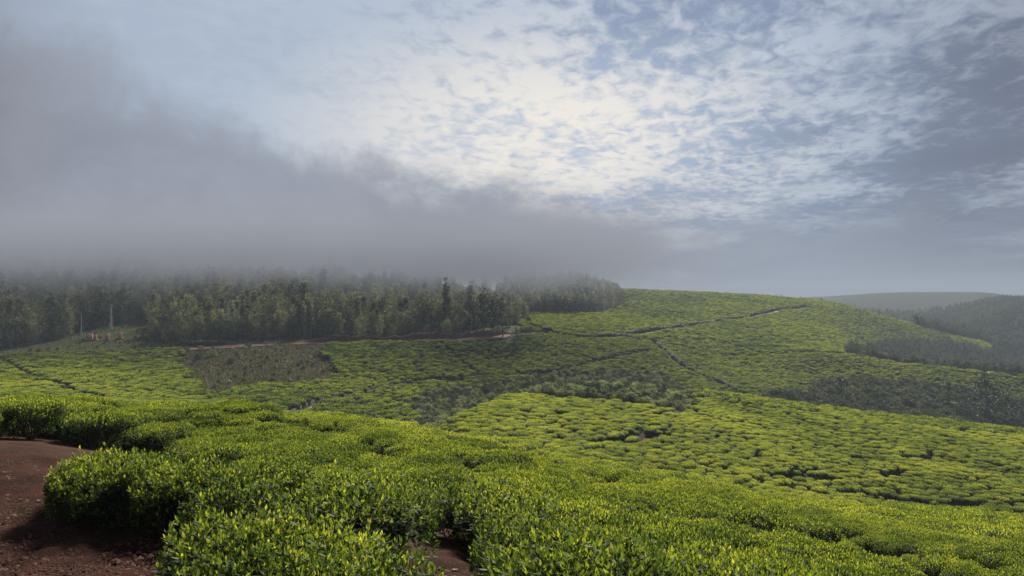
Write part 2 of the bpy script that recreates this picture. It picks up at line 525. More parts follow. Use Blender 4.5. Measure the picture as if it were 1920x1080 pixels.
FOLDS = [(-0.5, 6.0, _line0([(1010, 848), (1150, 872), (1280, 892), (1467, 921), (1700, 944), (1920, 962), (2300, 985)], 30))]
RIDGES = [(0.6, 2.6, _line0([(430, 790), (640, 812), (800, 862), (960, 905), (1150, 960), (1330, 1000)], 9)),
          (-0.75, 5.0, _line0([(790, 805), (870, 820), (1000, 846), (1130, 868)], 20)),
          (0.5, 2.4, _line0([(880, 850), (1100, 880), (1260, 925), (1500, 985), (1800, 1060)], 9))]
FURROWS = [(d, w, _line0(l, 8)) for d, w, l in (
    (0.5, 1.2, [(960, 850), (1045, 858)]), (0.35, 0.9, [(860, 862), (930, 882)]), (0.6, 1.1, [(975, 898), (1030, 906), (1080, 904)]), (0.6, 1.3, [(1140, 868), (1210, 880)]),
    (0.8, 1.5, [(1180, 895), (1215, 905), (1290, 925)]), (0.8, 1.1, [(1190, 965), (1245, 985)]), (0.8, 1.5, [(1370, 935), (1440, 945)]),
    (1.3, 2.2, [(1440, 952), (1520, 968), (1600, 985), (1700, 1012), (1800, 1040), (1920, 1068), (2100, 1110)]),
    (0.7, 1.1, [(1440, 995), (1540, 1010)]), (0.7, 1.1, [(1340, 1000), (1425, 1024)]), (0.3, 0.8, [(420, 862), (480, 878), (560, 905)]), (0.5, 1.0, [(265, 815), (340, 838)]),
    (0.5, 1.0, [(1060, 935), (1120, 958)]), (0.6, 1.3, [(1100, 866), (1190, 877)]), (0.6, 1.3, [(1245, 886), (1315, 896)]), (0.6, 1.4, [(1390, 905), (1470, 919)]), (0.45, 1.2, [(1560, 915), (1700, 932), (1800, 940)]))]


def top(x, y):
    x = np.asarray(x, float); y = np.asarray(y, float)
    z = np.array(_top0(x, y), float)
    full, fx, fy = z, x, y
    if z.ndim:
        near = fy < 130
        if not near.any(): return z
        x, y, z = np.broadcast_to(fx, full.shape)[near], fy[near], full[near]
    elif y > 130: return z
    k = np.clip((y - 4) / 5, 0, 1) * np.clip((130 - y) / 20, 0, 1)
    for a, w, ln in FOLDS + RIDGES:
        z = z + k * a * np.exp(-(_sd(x, y, ln) / w) ** 2)
    for a, w, ln in FURROWS:
        z = z - k * a * np.exp(-(_sd(x, y, ln) / w) ** 2)
    if full.ndim:
        full[near] = z
        return full
    return z




def ground(x, y):
    return top(x, y) - HT


def img(x, y, z):
    y = np.maximum(y, 0.5)
    return 960 + F * x / y, HY - F * z / y


def world_pt(u, v, ymin=5.0, up=0.0):
    """first terrain point met by the sight line through a picture point"""
    Y = np.exp(np.linspace(math.log(ymin), math.log(4500), 3000))
    X = Y * (u - 960) / F
    vv = HY - F * (top(X, Y) - up) / Y
    k = np.argmax(vv <= v)
    if not (vv <= v).any(): k = len(Y) - 1
    return X[k], Y[k]


def inpoly(px, py, poly):
    px = np.asarray(px); py = np.asarray(py)
    r = np.zeros(px.shape, bool)
    n = len(poly); j = n - 1
    for i in range(n):
        xi, yi = poly[i]; xj, yj = poly[j]
        c = ((yi > py) != (yj > py)) & (px < (xj - xi) * (py - yi) / (yj - yi + 1e-12) + xi)
        r ^= c
        j = i
    return r


def seg_dist(px, py, line):
    d = np.full(np.shape(px), 1e9)
    for (x0, y0), (x1, y1) in zip(line[:-1], line[1:]):
        vx, vy = x1 - x0, y1 - y0
        L2 = vx * vx + vy * vy + 1e-9
        t = np.clip(((px - x0) * vx + (py - y0) * vy) / L2, 0, 1)
        d = np.minimum(d, np.hypot(px - x0 - t * vx, py - y0 - t * vy))
    return d


def wline(pts, ymin=60.0):
    return [world_pt(u, v, ymin) for u, v in pts]


TRACK = wline([(270, 652), (340, 648), (400, 646), (480, 642), (560, 638), (640, 637), (760, 635), (860, 632), (930, 628), (985, 622), (1015, 621), (1060, 627), (1110, 632)], 100)
TRACK2 = wline([(1110, 632), (1160, 629), (1220, 621), (1290, 611), (1350, 602), (1400, 596), (1425, 589), (1460, 581), (1515, 576)], 200)
CUT = wline([(1000, 611), (1022, 619), (1050, 622), (1078, 628)], 200)
SIDE = wline([(1195, 634), (1225, 640), (1242, 655), (1270, 680), (1300, 697), (1345, 716), (1400, 742)], 200)
LOWER = wline([(530, 772), (600, 748), (700, 728), (770, 716), (870, 707), (960, 702), (1060, 690), (1130, 674), (1220, 656)], 120)
L1 = wline([(783, 655), (790, 666), (778, 681), (786, 698)], 120)
L2 = wline([(830, 645), (846, 661), (872, 681), (895, 700)], 120)
L3 = wline([(-20, 665), (15, 680), (60, 702), (135, 728), (200, 745)], 80)
L4 = wline([(1290, 626), (1350, 634), (1430, 642)], 200)
L5 = wline([(345, 655), (385, 690), (400, 735)], 100)
L6 = wline([(1180, 575), (1160, 566), (1230, 566)], 300)
MIDC = [wline(l, 60) for l in ([(1440, 888), (1500, 890), (1560, 893)], [(1690, 855), (1740, 858), (1745, 845)], [(1655, 888), (1690, 880)],
                               [(1030, 775), (1060, 770)], [(1230, 775), (1290, 768)], [(1200, 822), (1250, 812)], [(1660, 935), (1690, 938)],
                               [(1800, 945), (1920, 962)], [(1860, 868), (1905, 885)], [(1100, 828), (1170, 820), (1215, 808)])]
P_SCRUB = [(345, 652), (612, 640), (618, 712), (560, 716), (500, 716), (400, 738), (350, 690)]
P_SHRUB = [(745, 760), (800, 728), (960, 708), (1060, 696), (1160, 684), (1230, 694), (1290, 716), (1330, 745), (1330, 810), (760, 810)]
P_DARK = [(1430, 752), (1500, 728), (1590, 708), (1700, 716), (1800, 728), (1920, 752), (2400, 800), (2400, 900), (1440, 800)]
P_ESLOPE = [(1590, 657), (1680, 641), (1770, 640), (1842, 660), (1860, 656), (2500, 640), (2500, 760), (1600, 700)]
P_SOIL1 = [(-3000, 852), (60, 854), (250, 880), (420, 930), (470, 1010), (560, 1100), (500, 1600), (-3000, 2500)]
P_SOIL2 = [(765, 1035), (860, 1035), (890, 1100), (930, 1700), (700, 1700), (755, 1100)]


FE_U = np.array([-600, 0, 110, 160, 280, 290, 420, 640, 860, 965, 985, 990])
FE_V = np.array([662, 655, 634, 617, 600, 640, 637, 630, 626, 606, 598, 585])
_fy = []
for _u, _v in zip(FE_U, FE_V):
    _fy.append(world_pt(_u, _v, 130)[1])
FE_Y = np.array(_fy)
FB_U = np.array([930, 975, 1060, 1140, 1175, 1195])
FB_Y = np.array([world_pt(u, v, 250)[1] for u, v in zip(FB_U, (588, 587, 587, 583, 573, 560))])


def classify(x, y):
    """0 tea, 1 bare soil, 2 scrub, 3 shrubs, 4 dark valley, 5 wood, 6 grass, 7 track, 8 far"""
    x = np.asarray(x, float); y = np.asarray(y, float)
    zt = top(x, y)
    u, v = img(x, y, zt)
    _, vg = img(x, y, zt - HT)
    c = np.zeros(x.shape, int)
    near = y < 30
    c[near & (inpoly(u, vg, P_SOIL1) | inpoly(u, vg, P_SOIL2))] = 1
    c[(y < 5.0)] = 1
    u = u + 9 * vnoise(x, y, 7, 61) + 5 * vnoise(x, y, 3, 62)
    v = v + 2.6 * vnoise(x, y, 8, 63) + 1.6 * vnoise(x, y, 3.3, 64)
    us = u + 34 * vnoise(x, y, 15, 65); vs = v + 9 * vnoise(x, y, 14, 66)
    mid = (y > 140) & (y < 330)
    c[mid & inpoly(u + 0.3 * (us - u), v + 0.4 * (vs - v), P_SCRUB)] = 2
    c[(y > 130) & (y < 300) & inpoly(us, vs, P_SHRUB)] = 3
    fe = np.interp(u, FE_U, FE_Y)
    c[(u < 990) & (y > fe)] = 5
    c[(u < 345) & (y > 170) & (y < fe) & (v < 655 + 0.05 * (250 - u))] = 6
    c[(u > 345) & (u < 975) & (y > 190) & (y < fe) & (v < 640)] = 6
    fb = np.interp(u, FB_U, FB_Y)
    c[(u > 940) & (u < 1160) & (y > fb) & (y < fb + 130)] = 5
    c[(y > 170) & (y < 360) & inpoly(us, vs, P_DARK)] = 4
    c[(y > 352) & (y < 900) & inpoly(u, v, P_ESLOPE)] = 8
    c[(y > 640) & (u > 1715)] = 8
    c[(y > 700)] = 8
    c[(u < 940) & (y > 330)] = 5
    for ln, w in ((TRACK, 4.2), (TRACK2, 3.6), (CUT, 2.0), (SIDE, 1.3), (LOWER, 1.3), (L1, 0.8), (L2, 0.8), (L3, 1.2), (L4, 1.0), (L5, 0.6)):
        c[(y > 60) & (seg_dist(x, y, ln) < w)] = 7
    for ln in MIDC:
        c[(y > 50) & (y < 190) & (seg_dist(x, y, ln) < 0.85)] = 7
    for a, w, ln in FURROWS:
        c[(y < 70) & (seg_dist(x, y, ln) < 0.62 * w)] = 7
    return c


# ------------------------------------------------------------------ ground sheet
def build_ground():
    ys = np.concatenate([np.linspace(-60, 3.5, 26), np.exp(np.linspace(math.log(3.8), math.log(60), 190)),
                         np.exp(np.linspace(math.log(60.5), math.log(720), 330)), np.exp(np.linspace(math.log(735), math.log(4900), 60))])
    s = np.concatenate([np.linspace(-3600, -640, 40), np.linspace(-600, 2500, 520), np.linspace(2560, 5600, 40)])
    Yg, S = np.meshgrid(ys, s, indexing='ij')
    D = np.sqrt(np.maximum(Yg, 0) ** 2 + 144.0)
    D = np.where(Yg > 60, dep(Yg), D + (dep(Yg) - D) * np.clip(Yg / 60, 0, 1))
    X = D * (S - 960) / F
    Z = ground(X, Yg)
    c = classify(X, Yg)
    Z = Z - np.where(c == 7, np.clip(Yg / 220, 0.15, 1.0) * 0.5, 0)
    Z = Z + np.where(c == 1, 0.06 * vnoise(X, Yg, 0.7, 5) + 0.045 * vnoise(X, Yg, 0.25, 6) + 0.02 * vnoise(X, Yg, 0.11, 7), 0)
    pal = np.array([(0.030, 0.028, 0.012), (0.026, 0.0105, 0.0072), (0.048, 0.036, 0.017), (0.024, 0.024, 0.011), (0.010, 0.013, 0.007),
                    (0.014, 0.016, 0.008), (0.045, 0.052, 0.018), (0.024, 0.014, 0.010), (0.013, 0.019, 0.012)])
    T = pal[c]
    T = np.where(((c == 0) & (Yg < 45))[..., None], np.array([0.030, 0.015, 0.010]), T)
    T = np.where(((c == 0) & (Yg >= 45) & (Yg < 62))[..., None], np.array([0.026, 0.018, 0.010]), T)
    V = np.stack([X, Yg, Z], -1).reshape(-1, 3)
    a, b = Yg.shape
    idx = np.arange(a * b).reshape(a, b)
    f = np.stack([idx[:-1, :-1], idx[:-1, 1:], idx[1:, 1:], idx[1:, :-1]], -1).reshape(-1, 4)
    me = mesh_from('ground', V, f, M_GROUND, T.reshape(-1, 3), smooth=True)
    tag(link('ground', me), kind='structure')


build_ground()


def ribbon(name, line, w0, mat, lift=0.06, n=120, off=0.0, jit=0.25):
    L = np.array(line, float)
    seg = np.r_[0, np.cumsum(np.hypot(*np.diff(L, axis=0).T))]
    t = np.linspace(0, seg[-1], n)
    x = np.interp(t, seg, L[:, 0]); y = np.interp(t, seg, L[:, 1])
    k = np.ones(7) / 7
    xs = np.convolve(np.pad(x, 3, 'edge'), k, 'valid'); ys = np.convolve(np.pad(y, 3, 'edge'), k, 'valid')
    tx = np.gradient(xs); ty = np.gradient(ys); h = np.hypot(tx, ty)
    nx, ny = -ty / h, tx / h
    rows = []
    for q in np.linspace(-1, 1, 5):
        w = w0 * 0.5 * (1 + jit * vnoise(t, np.full(n, q * 3), 5.0, 9))
        X = xs + nx * (q * w + off); Y = ys + ny * (q * w + off)
        Z = ground(X, Y) - 0.35 + lift + 0.10 * (q * q)
        rows.append(np.stack([X, Y, Z], -1))
    V = np.stack(rows, 1).reshape(-1, 3)
    idx = np.arange(n * 5).reshape(n, 5)
    f = np.stack([idx[:-1, :-1], idx[:-1, 1:], idx[1:, 1:], idx[1:, :-1]], -1).reshape(-1, 4)
    return tag(link(name, mesh_from(name, V, f, mat, smooth=True)), kind='structure')


ribbon('earth_track', TRACK, 4.6, M_TRACK, n=220)
ribbon('hill_road', TRACK2, 4.5, M_GREYTRACK, n=260)
ribbon('footpath', SIDE, 1.2, M_BANK, n=120)
ribbon('footpath', LOWER, 1.8, M_TRACK, n=160)


# ------------------------------------------------------------------ plants
def tea_bush_geo(seed, n_shoot, lpl, leaf, Rr=0.62, H=0.84, full=True, loose=0.0):
    r = np.random.default_rng(seed)
    g = Geo()
    # points on a flattened cushion
    a = r.uniform(0, 2 * math.pi, n_shoot)
    q = np.sqrt(r.uniform(0, 1, n_shoot)) * 1.22
    rad = np.minimum(q, 1.0)
    lump = 1 + (0.10 + 0.10 * loose) * np.sin(3 * a + seed) + 0.06 * np.sin(5 * a + 2 * seed)
    rx = Rr * rad * lump
    over = np.clip(q - 1.0, 0, 1) / 0.22
    zt = H * (1 - 0.07 * rad ** 2 - 0.13 * rad ** 8) - over * H * 0.62 * r.uniform(0.2, 1, n_shoot)
    zt = zt + 0.03 * np.sin(a * 4 + seed) * rad + r.normal(0, 0.022 + loose * 0.075, n_shoot)
    P0 = np.stack([rx * np.cos(a), rx * np.sin(a), zt], 1)
    out = np.stack([np.cos(a), np.sin(a), np.zeros(n_shoot)], 1)
    axis = unit(np.array([0, 0, 1.0]) + out * (0.20 * rad + 0.75 * over)[:, None] + r.normal(0, 0.16 + 0.16 * loose, (n_shoot, 3)))
    P = np.repeat(P0, lpl, 0); A = np.repeat(axis, lpl, 0)
    k = np.tile(np.arange(lpl), n_shoot)
    ph = np.repeat(r.uniform(0, 6.28, n_shoot), lpl) + k * 2.4 + r.normal(0, 0.25, len(k))
    e1 = unit(np.cross(A, r.normal(0, 1, (1, 3)) * 0 + np.array([0.37, 0.21, 0.1])))
    e2 = np.cross(A, e1)
    side = e1 * np.cos(ph)[:, None] + e2 * np.sin(ph)[:, None]
    tfrac = k / max(lpl - 1, 1)                      # 0 lowest leaf .. 1 bud
    D = A * (0.25 + 1.5 * tfrac ** 1.3)[:, None] + side * (1.0 - 0.65 * tfrac)[:, None]
    P = P + A * (tfrac * leaf * 0.9 - leaf * 0.7)[:, None]
    L = leaf * (1.1 - 0.42 * tfrac) * r.uniform(0.6, 1.4, len(k))
    ov = np.repeat(over, lpl)
    tint = 0.28 + 0.40 * tfrac - 0.25 * ov + r.normal(0, 0.16, len(k)) + 0.10 * (1 - np.repeat(rad, lpl))
    g.leaves(P, D, np.cross(D, A) + 1e-3, L, L * 0.21, np.clip(tint, 0, 1), 0.35, full)
    # older leaves hanging lower down the sides
    m = n_shoot
    a = r.uniform(0, 2 * math.pi, m)
    hh = r.uniform(0.08, 0.9, m)
    rr = Rr * (0.62 + 0.34 * hh) * r.uniform(0.75, 1.0, m)
    P = np.stack([rr * np.cos(a), rr * np.sin(a), hh * H * 0.85], 1)
    D = np.stack([np.cos(a), np.sin(a), r.uniform(-0.7, 0.6, m)], 1) + r.normal(0, 0.45, (m, 3))
    g.leaves(P, D, np.cross(D, r.normal(0, 1, (m, 3))), leaf * r.uniform(0.9, 1.35, m), leaf * 0.22, np.clip(r.normal(0.15, 0.1, m), 0, 1), 0.3, full)
    # dense inner leaves just under the table
    a = r.uniform(0, 2 * math.pi, m); q = np.sqrt(r.uniform(0, 1, m)) * Rr * 0.95
    P = np.stack([q * np.cos(a), q * np.sin(a), H * r.uniform(0.62, 0.86, m)], 1)
    D = r.normal(0, 1, (m, 3)) * np.array([1, 1, 0.35])
    g.leaves(P, D, np.cross(D, [0, 0.1, 1.0]), leaf * 1.5, leaf * 0.42, np.clip(r.normal(0.12, 0.08, m), 0, 1), 0.2, full)
    return g


def bush_stems(seed, Rr=0.54, H=0.70, nb=14):
    r = np.random.default_rng(seed)
    g = Geo()
    for i in range(nb):
        a = i / nb * 6.28 + r.uniform(-0.3, 0.3)
        q = r.uniform(0.4, 0.95) * Rr
        p = np.array([[0.04 * math.cos(a), 0.04 * math.sin(a), -0.06], [0.35 * q * math.cos(a), 0.35 * q * math.sin(a), 0.18],
                      [0.7 * q * math.cos(a + 0.15), 0.7 * q * math.sin(a + 0.15), 0.40], [q * math.cos(a), q * math.sin(a), H]])
        g.tube(p, [0.022, 0.016, 0.011, 0.005], 5)
    return g


TEA_NEAR = [tea_bush_geo(20 + i, 1150, 5, 0.053, H=0.74).mesh('tea_foliage_near', M_TEA) for i in range(4)]
TEA_LOOSE = [tea_bush_geo(40 + i, 680, 6, 0.072, H=0.78, loose=1.0).mesh('tea_foliage_loose', M_TEA) for i in range(3)]
TEA_MID = [tea_bush_geo(60 + i, 420, 3, 0.10, H=0.78, full=False).mesh('tea_foliage_mid', M_TEA) for i in range(4)]
TEA_FAR = [tea_bush_geo(80 + i, 75, 3, 0.24, Rr=0.66, full=False).mesh('tea_foliage_far', M_TEA_FAR) for i in range(4)]
STEMS = [bush_stems(5 + i).mesh('tea_stems', M_TWIG) for i in range(2)]


def cand(y0, y1, along, across=None, ang=-26.0, u0=-160, u1=2080, jit=0.22):
    """jittered rows of plants between two depths inside the view"""
    across = across or along
    xmin = y1 * (u0 - 960) / F; xmax = y1 * (u1 - 960) / F
    cx, cy = (xmin + xmax) / 2, (y0 + y1) / 2
    h = math.hypot(xmax - xmin, y1 - y0) / 2 + 4
    A, B = np.meshgrid(np.arange(-h, h, along), np.arange(-h, h, across))
    A = A + rng.uniform(0, along, (A.shape[0], 1))
    A = A.ravel() + rng.uniform(-jit, jit, A.size) * along
    B = B.ravel() + rng.uniform(-jit, jit, B.size) * across * 0.6
    a = R(ang)                          # rows run away from the viewer, turned by this angle
    Y = cy + B * math.sin(a) + A * math.cos(a)
    X = cx + B * math.cos(a) - A * math.sin(a)
    X = X.ravel(); Y = Y.ravel()
    X, Y = X + 0.9 * vnoise(X, Y, 12, 21) + 0.35 * vnoise(X, Y, 4, 23), Y + 0.9 * vnoise(X, Y, 13, 22) + 0.35 * vnoise(X, Y, 4, 24)
    m = (Y > y0) & (Y < y1) & (X > dep(Y) * (u0 - 960) / F - 1.5) & (X < dep(Y) * (u1 - 960) / F + 1.5)
    m &= rng.uniform(0, 1, len(X)) > 0.03
    return X[m], Y[m]


def seen(x, y, z):
    """is the point on or above everything nearer on its sight line"""
    out = np.zeros(len(x), bool)
    ts = np.exp(np.linspace(math.log(0.06), math.log(0.97), 60))
    ok = np.ones(len(x), bool)
    for t in ts:
        xx = x * t; yy = y * t
        ok &= (yy < 9) | (z * t > top(xx, yy) - 0.15 - 0.002 * y)
    return ok


def slope_tilt(x, y):
    e = 0.6
    gx = (top(x + e, y) - top(x - e, y)) / (2 * e); gy = (top(x, y + e) - top(x, y - e)) / (2 * e)
    return gx, gy


X, Y = cand(5.6, 62, 0.86, 1.13, 27.0, jit=0.36)
c = classify(X, Y)
u_, v_ = img(X, Y, top(X, Y) - HT)
def to_soil(u, v, y):
    return np.minimum(seg_dist(u, v, P_SOIL1 + P_SOIL1[:1]), seg_dist(u, v, P_SOIL2 + P_SOIL2[:1])) * y / F
m = (c == 0) & ((Y > 20) | (to_soil(u_, v_, Y) > 0.36)) & ~((Y < 8.3) & (u_ < 770))
X, Y = X[m], Y[m]
Zt = top(X, Y)
m = seen(X, Y, Zt)
X, Y, Zt = X[m], Y[m], Zt[m]
FRONT = []
for u, v in ((165, 958), (232, 966), (305, 972), (200, 925), (275, 930), (350, 935), (380, 965), (430, 950), (450, 990),
             (440, 1170), (530, 1165), (625, 1165), (455, 1240), (560, 1250), (665, 1250)):
    yy = 2.82 * F / (v - HY)
    FRONT.append((yy * (u - 960) / F, yy))
FRONT = np.array(FRONT)
X = np.r_[X, FRONT[:, 0]]; Y = np.r_[Y, FRONT[:, 1]]; Zt = top(X, Y)
order = np.argsort(np.hypot(X, Y))
X, Y, Zt = X[order], Y[order], Zt[order]
# the cushions beside bare soil are individuals of looser growth
INDIV = 300


def ridge(x, y, amp=0.25):
    """uneven plucking height: long low swells along the rows"""
    a = R(27)
    p = x * math.cos(a) + y * math.sin(a); q = -x * math.sin(a) + y * math.cos(a)
    return amp * (vnoise(p, q, 2.3, 71) * 0.0 + vnoise(p * 1.0, q * 0.28, 1.9, 72)) - amp * 0.25


FRONT_LABELS = ['low ragged tea bush at the outer left tip of the clump on the red soil', 'tea bush second from the left at the soil edge of the forward clump',
                'tea bush in the middle of the soil edge of the forward clump', 'tea bush behind the outer left tip of the forward clump', 'tea bush on the back side of the forward clump, left half',
                'tea bush on the back side of the forward clump, right half', 'tea bush at the right end of the soil edge of the forward clump', 'tea bush joining the forward clump to the near slope',
                'tea bush just above the big bottom clump, left of its middle', 'bright tea bush at the upper left corner of the bottom clump',
                'bright tea bush in the middle of the top of the bottom clump', 'bright tea bush at the right end of the bottom clump, beside the dark soil gap', 'tea bush at the bottom edge, lower left corner of the bottom clump',
                'tea bush at the bottom edge in the middle of the bottom clump', 'tea bush at the bottom edge directly left of the dark soil gap']


def bush_label(u, v, y, x):
    d = np.hypot(FRONT[:, 0] - x, FRONT[:, 1] - y)
    if d.min() < 0.02:
        i = int(d.argmin())
        return FRONT_LABELS[i], ('tea bushes of the forward clump on the red soil' if i < 9 else 'tea bushes of the clump at the bottom edge')
    us = ((130, 'in the dense hedge at the far left above the soil'), (330, 'on the slope behind the forward clump'), (560, 'on the slope right of the forward clump'),
          (760, 'on the slope above the bottom clump'), (960, 'on the slope just behind the dark soil gap'), (1160, 'on the slope right of the dark soil gap'),
          (1400, 'on the slope below the mound'), (1650, 'on the slope left of the bottom right corner'), (9999, 'in the bottom right corner of the slope'))
    w = next(b for a, b in us if u < a)
    band = 'nearest the viewer' if y < 8.5 else 'in the nearer rows' if y < 12 else 'in the middle rows' if y < 16 else 'in the farther rows'
    if u < 130: band = 'in front' if y < 17 else 'at the back'
    lb = 'lime green tea bush ' + band + ' ' + w
    lb = lb.replace('in the nearer rows on the slope', 'in nearer rows').replace('in the middle rows on the slope', 'in middle rows').replace('in the farther rows on the slope', 'in farther rows')
    lb = lb.replace('nearest the viewer on the slope', 'nearest the viewer').replace('at arm height nearest the viewer', 'nearest the viewer')
    if len(lb.split()) > 16: lb = lb.replace('lime green ', '')
    return lb, 'tea bushes of the near slope, ' + w


def place_bush(i, x, y, z, s, mesh, stem=True):
    u, v = img(x, y, z)
    o = empty('tea_bush', (x, y, min(z - HT, float(ground(x, y)) + 0.05)), rng.uniform(0, 6.28), s)
    lb, gr = bush_label(u, v, y, x)
    tag(o, lb, 'tea bush', gr)
    f = link('foliage', mesh, o)
    if stem:
        link('stems', STEMS[i % 2], o)
    return o


SOILP = [np.array(P_SOIL1), np.array(P_SOIL2)]
u_, v_ = img(X, Y, Zt - HT)
dsoil = np.minimum(seg_dist(u_, v_, P_SOIL1 + P_SOIL1[:1]), seg_dist(u_, v_, P_SOIL2 + P_SOIL2[:1])) * Y / F
for i in range(min(INDIV, len(X))):
    loose = (dsoil[i] < 1.0 and Y[i] < 13)
    s = rng.uniform(1.0, 1.22)
    if np.hypot(FRONT[:, 0] - X[i], FRONT[:, 1] - Y[i]).min() < 0.02: s *= 0.80
    hv = 0.04 * rng.normal() + ridge(X[i], Y[i])
    me = TEA_LOOSE[i % 3] if loose else TEA_NEAR[i % 4]
    o = place_bush(i, X[i], Y[i], Zt[i] + hv - 0.02, s, me)


# single larger leaves standing out on the bushes nearest the camera
def leaf_mesh(seed):
    r = np.random.default_rng(seed)
    L = 0.09; w = [0.0, 0.6, 1.0, 0.85, 0.45, 0.0]
    V = []
    for i, q in enumerate(w):
        t = i / 5; bend = -0.25 * t * t * L
        V += [[t * L, -q * 0.019, bend + 0.005 * q], [t * L, 0, bend], [t * L, q * 0.019, bend + 0.006 * q]]
    f = [[3 * i + a, 3 * i + 3 + a, 3 * i + 4 + a, 3 * i + 1 + a] for i in range(5) for a in (0, 1)]
    return mesh_from('tea_leaf', V, np.array(f), M_TEA, np.full(18, r.uniform(0.35, 0.75)), True)


LEAVES = [leaf_mesh(i) for i in range(5)]
for o in [o for o in bpy.data.objects if o.name.startswith('tea_bush') and o.location.y < 9.2 and o.location.x < 0.6]:
    for q in range(12):
        a = rng.uniform(-math.pi, 0.2) if q < 9 else rng.uniform(0, 6.28)
        hh = rng.uniform(0.25, 0.8)
        rr = 0.60 if hh < 0.6 else 0.5
        lf = link('leaf', LEAVES[int(rng.integers(0, 5))], o, (0, 0, 0))
        a -= o.rotation_euler.z
        lf.location = (rr * math.cos(a), rr * math.sin(a), hh)
        lf.rotation_euler = (rng.uniform(-0.5, 0.5), rng.uniform(-0.5, 0.6), a + rng.uniform(-0.6, 0.6))


def scatter_stuff(name, pts, rots, scales, var, sources, label, cat=None, tilt=None):
    """one object whose points carry copies of visible source plants"""
    me = bpy.data.meshes.new(name)
    pts = np.asarray(pts, np.float32)
    me.vertices.add(len(pts)); me.vertices.foreach_set('co', pts.ravel())
    a = me.attributes.new('spin', 'FLOAT_VECTOR', 'POINT'); a.data.foreach_set('vector', np.asarray(rots, np.float32).ravel())
    a = me.attributes.new('size', 'FLOAT_VECTOR', 'POINT'); a.data.foreach_set('vector', np.asarray(scales, np.float32).ravel())
    a = me.attributes.new('variant', 'INT', 'POINT'); a.data.foreach_set('value', np.asarray(var, np.int32))
    o = link(name, me)
    ng = bpy.data.node_groups.new(name, 'GeometryNodeTree')
    ng.interface.new_socket('Geometry', in_out='INPUT', socket_type='NodeSocketGeometry')
    ng.interface.new_socket('Geometry', in_out='OUTPUT', socket_type='NodeSocketGeometry')
    N, L = ng.nodes, ng.links
    gi = N.new('NodeGroupInput'); go = N.new('NodeGroupOutput')
    gti = N.new('GeometryNodeGeometryToInstance')
    infos = []
    for s in sources:
        oi = N.new('GeometryNodeObjectInfo'); oi.transform_space = 'ORIGINAL'
        oi.inputs['Object'].default_value = s
        infos.append(oi)
    for oi in reversed(infos):
        L.new(oi.outputs['Geometry'], gti.inputs[0])
    ip = N.new('GeometryNodeInstanceOnPoints')

    def att(nm, ty):
        q = N.new('GeometryNodeInputNamedAttribute'); q.data_type = ty; q.inputs['Name'].default_value = nm
        return [s for s in q.outputs if s.enabled and s.name == 'Attribute'][0]
    L.new(gi.outputs[0], ip.inputs['Points']); L.new(gti.outputs[0], ip.inputs['Instance'])
    ip.inputs['Pick Instance'].default_value = True
    L.new(att('variant', 'INT'), ip.inputs['Instance Index'])
    e2r = N.new('FunctionNodeEulerToRotation')
    L.new(att('spin', 'FLOAT_VECTOR'), e2r.inputs[0]); L.new(e2r.outputs[0], ip.inputs['Rotation'])
    L.new(att('size', 'FLOAT_VECTOR'), ip.inputs['Scale'])
    L.new(ip.outputs[0], go.inputs[0])
    md = o.modifiers.new('scatter', 'NODES'); md.node_group = ng
    tag(o, label, cat, None, 'stuff')
    return o


def spin_for(n):
    r = np.zeros((n, 3)); r[:, 2] = rng.uniform(0, 6.28, n)
    return r


# the remaining bushes: sources are the bushes standing in the scene
def source_bush(mesh, x, y, s=1.1):
    z = float(top(x, y))
    o = empty('tea_bush', (x, y, z - HT), 0.5, s)
    u, v = img(x, y, z)
    if y < 90: tag(o, 'clipped tea bush part way down the near slope', 'tea bush', 'tea bushes part way down the near slope')
    else: tag(o, 'small rounded tea bush in the field across the valley', 'tea bush', 'rounded tea bushes across the valley')
    return link('foliage', mesh, o)


near_src = []
for me in TEA_NEAR:
    near_src.append(next(o for o in bpy.data.objects if o.data == me))
mid_src = [source_bush(me, *world_pt(u, v, 20)) for me, (u, v) in zip(TEA_MID, ((1180, 890), (1260, 905), (1460, 940), (1150, 860)))]
far_src = [source_bush(me, *world_pt(u, v, 60), 1.3) for me, (u, v) in zip(TEA_FAR, ((700, 690), (900, 670), (220, 700), (1100, 645)))]

pts, rot, scl, var = [], [], [], []


def add_bushes(X, Y, s0, s1, off, nv, hvar=0.06, base=HT):
    z = top(X, Y)
    n = len(X)
    s = rng.uniform(s0, s1, n)
    patch = vnoise(X, Y, 6.0, 31) * 0.5 + vnoise(X, Y, 2.6, 32) * 0.5
    zs = s * (1 + 0.14 * patch)
    if base == HT: zz_ = ridge(X, Y, 0.24 if hvar < 0.1 else 0.12)
    else: zz_ = 0
    pts.append(np.stack([X, Y, z - base + hvar * patch * 1.5 + zz_], 1))
    rot.append(spin_for(n)); scl.append(np.stack([s, s, zs], 1))
    var.append(off + rng.integers(0, nv, n))


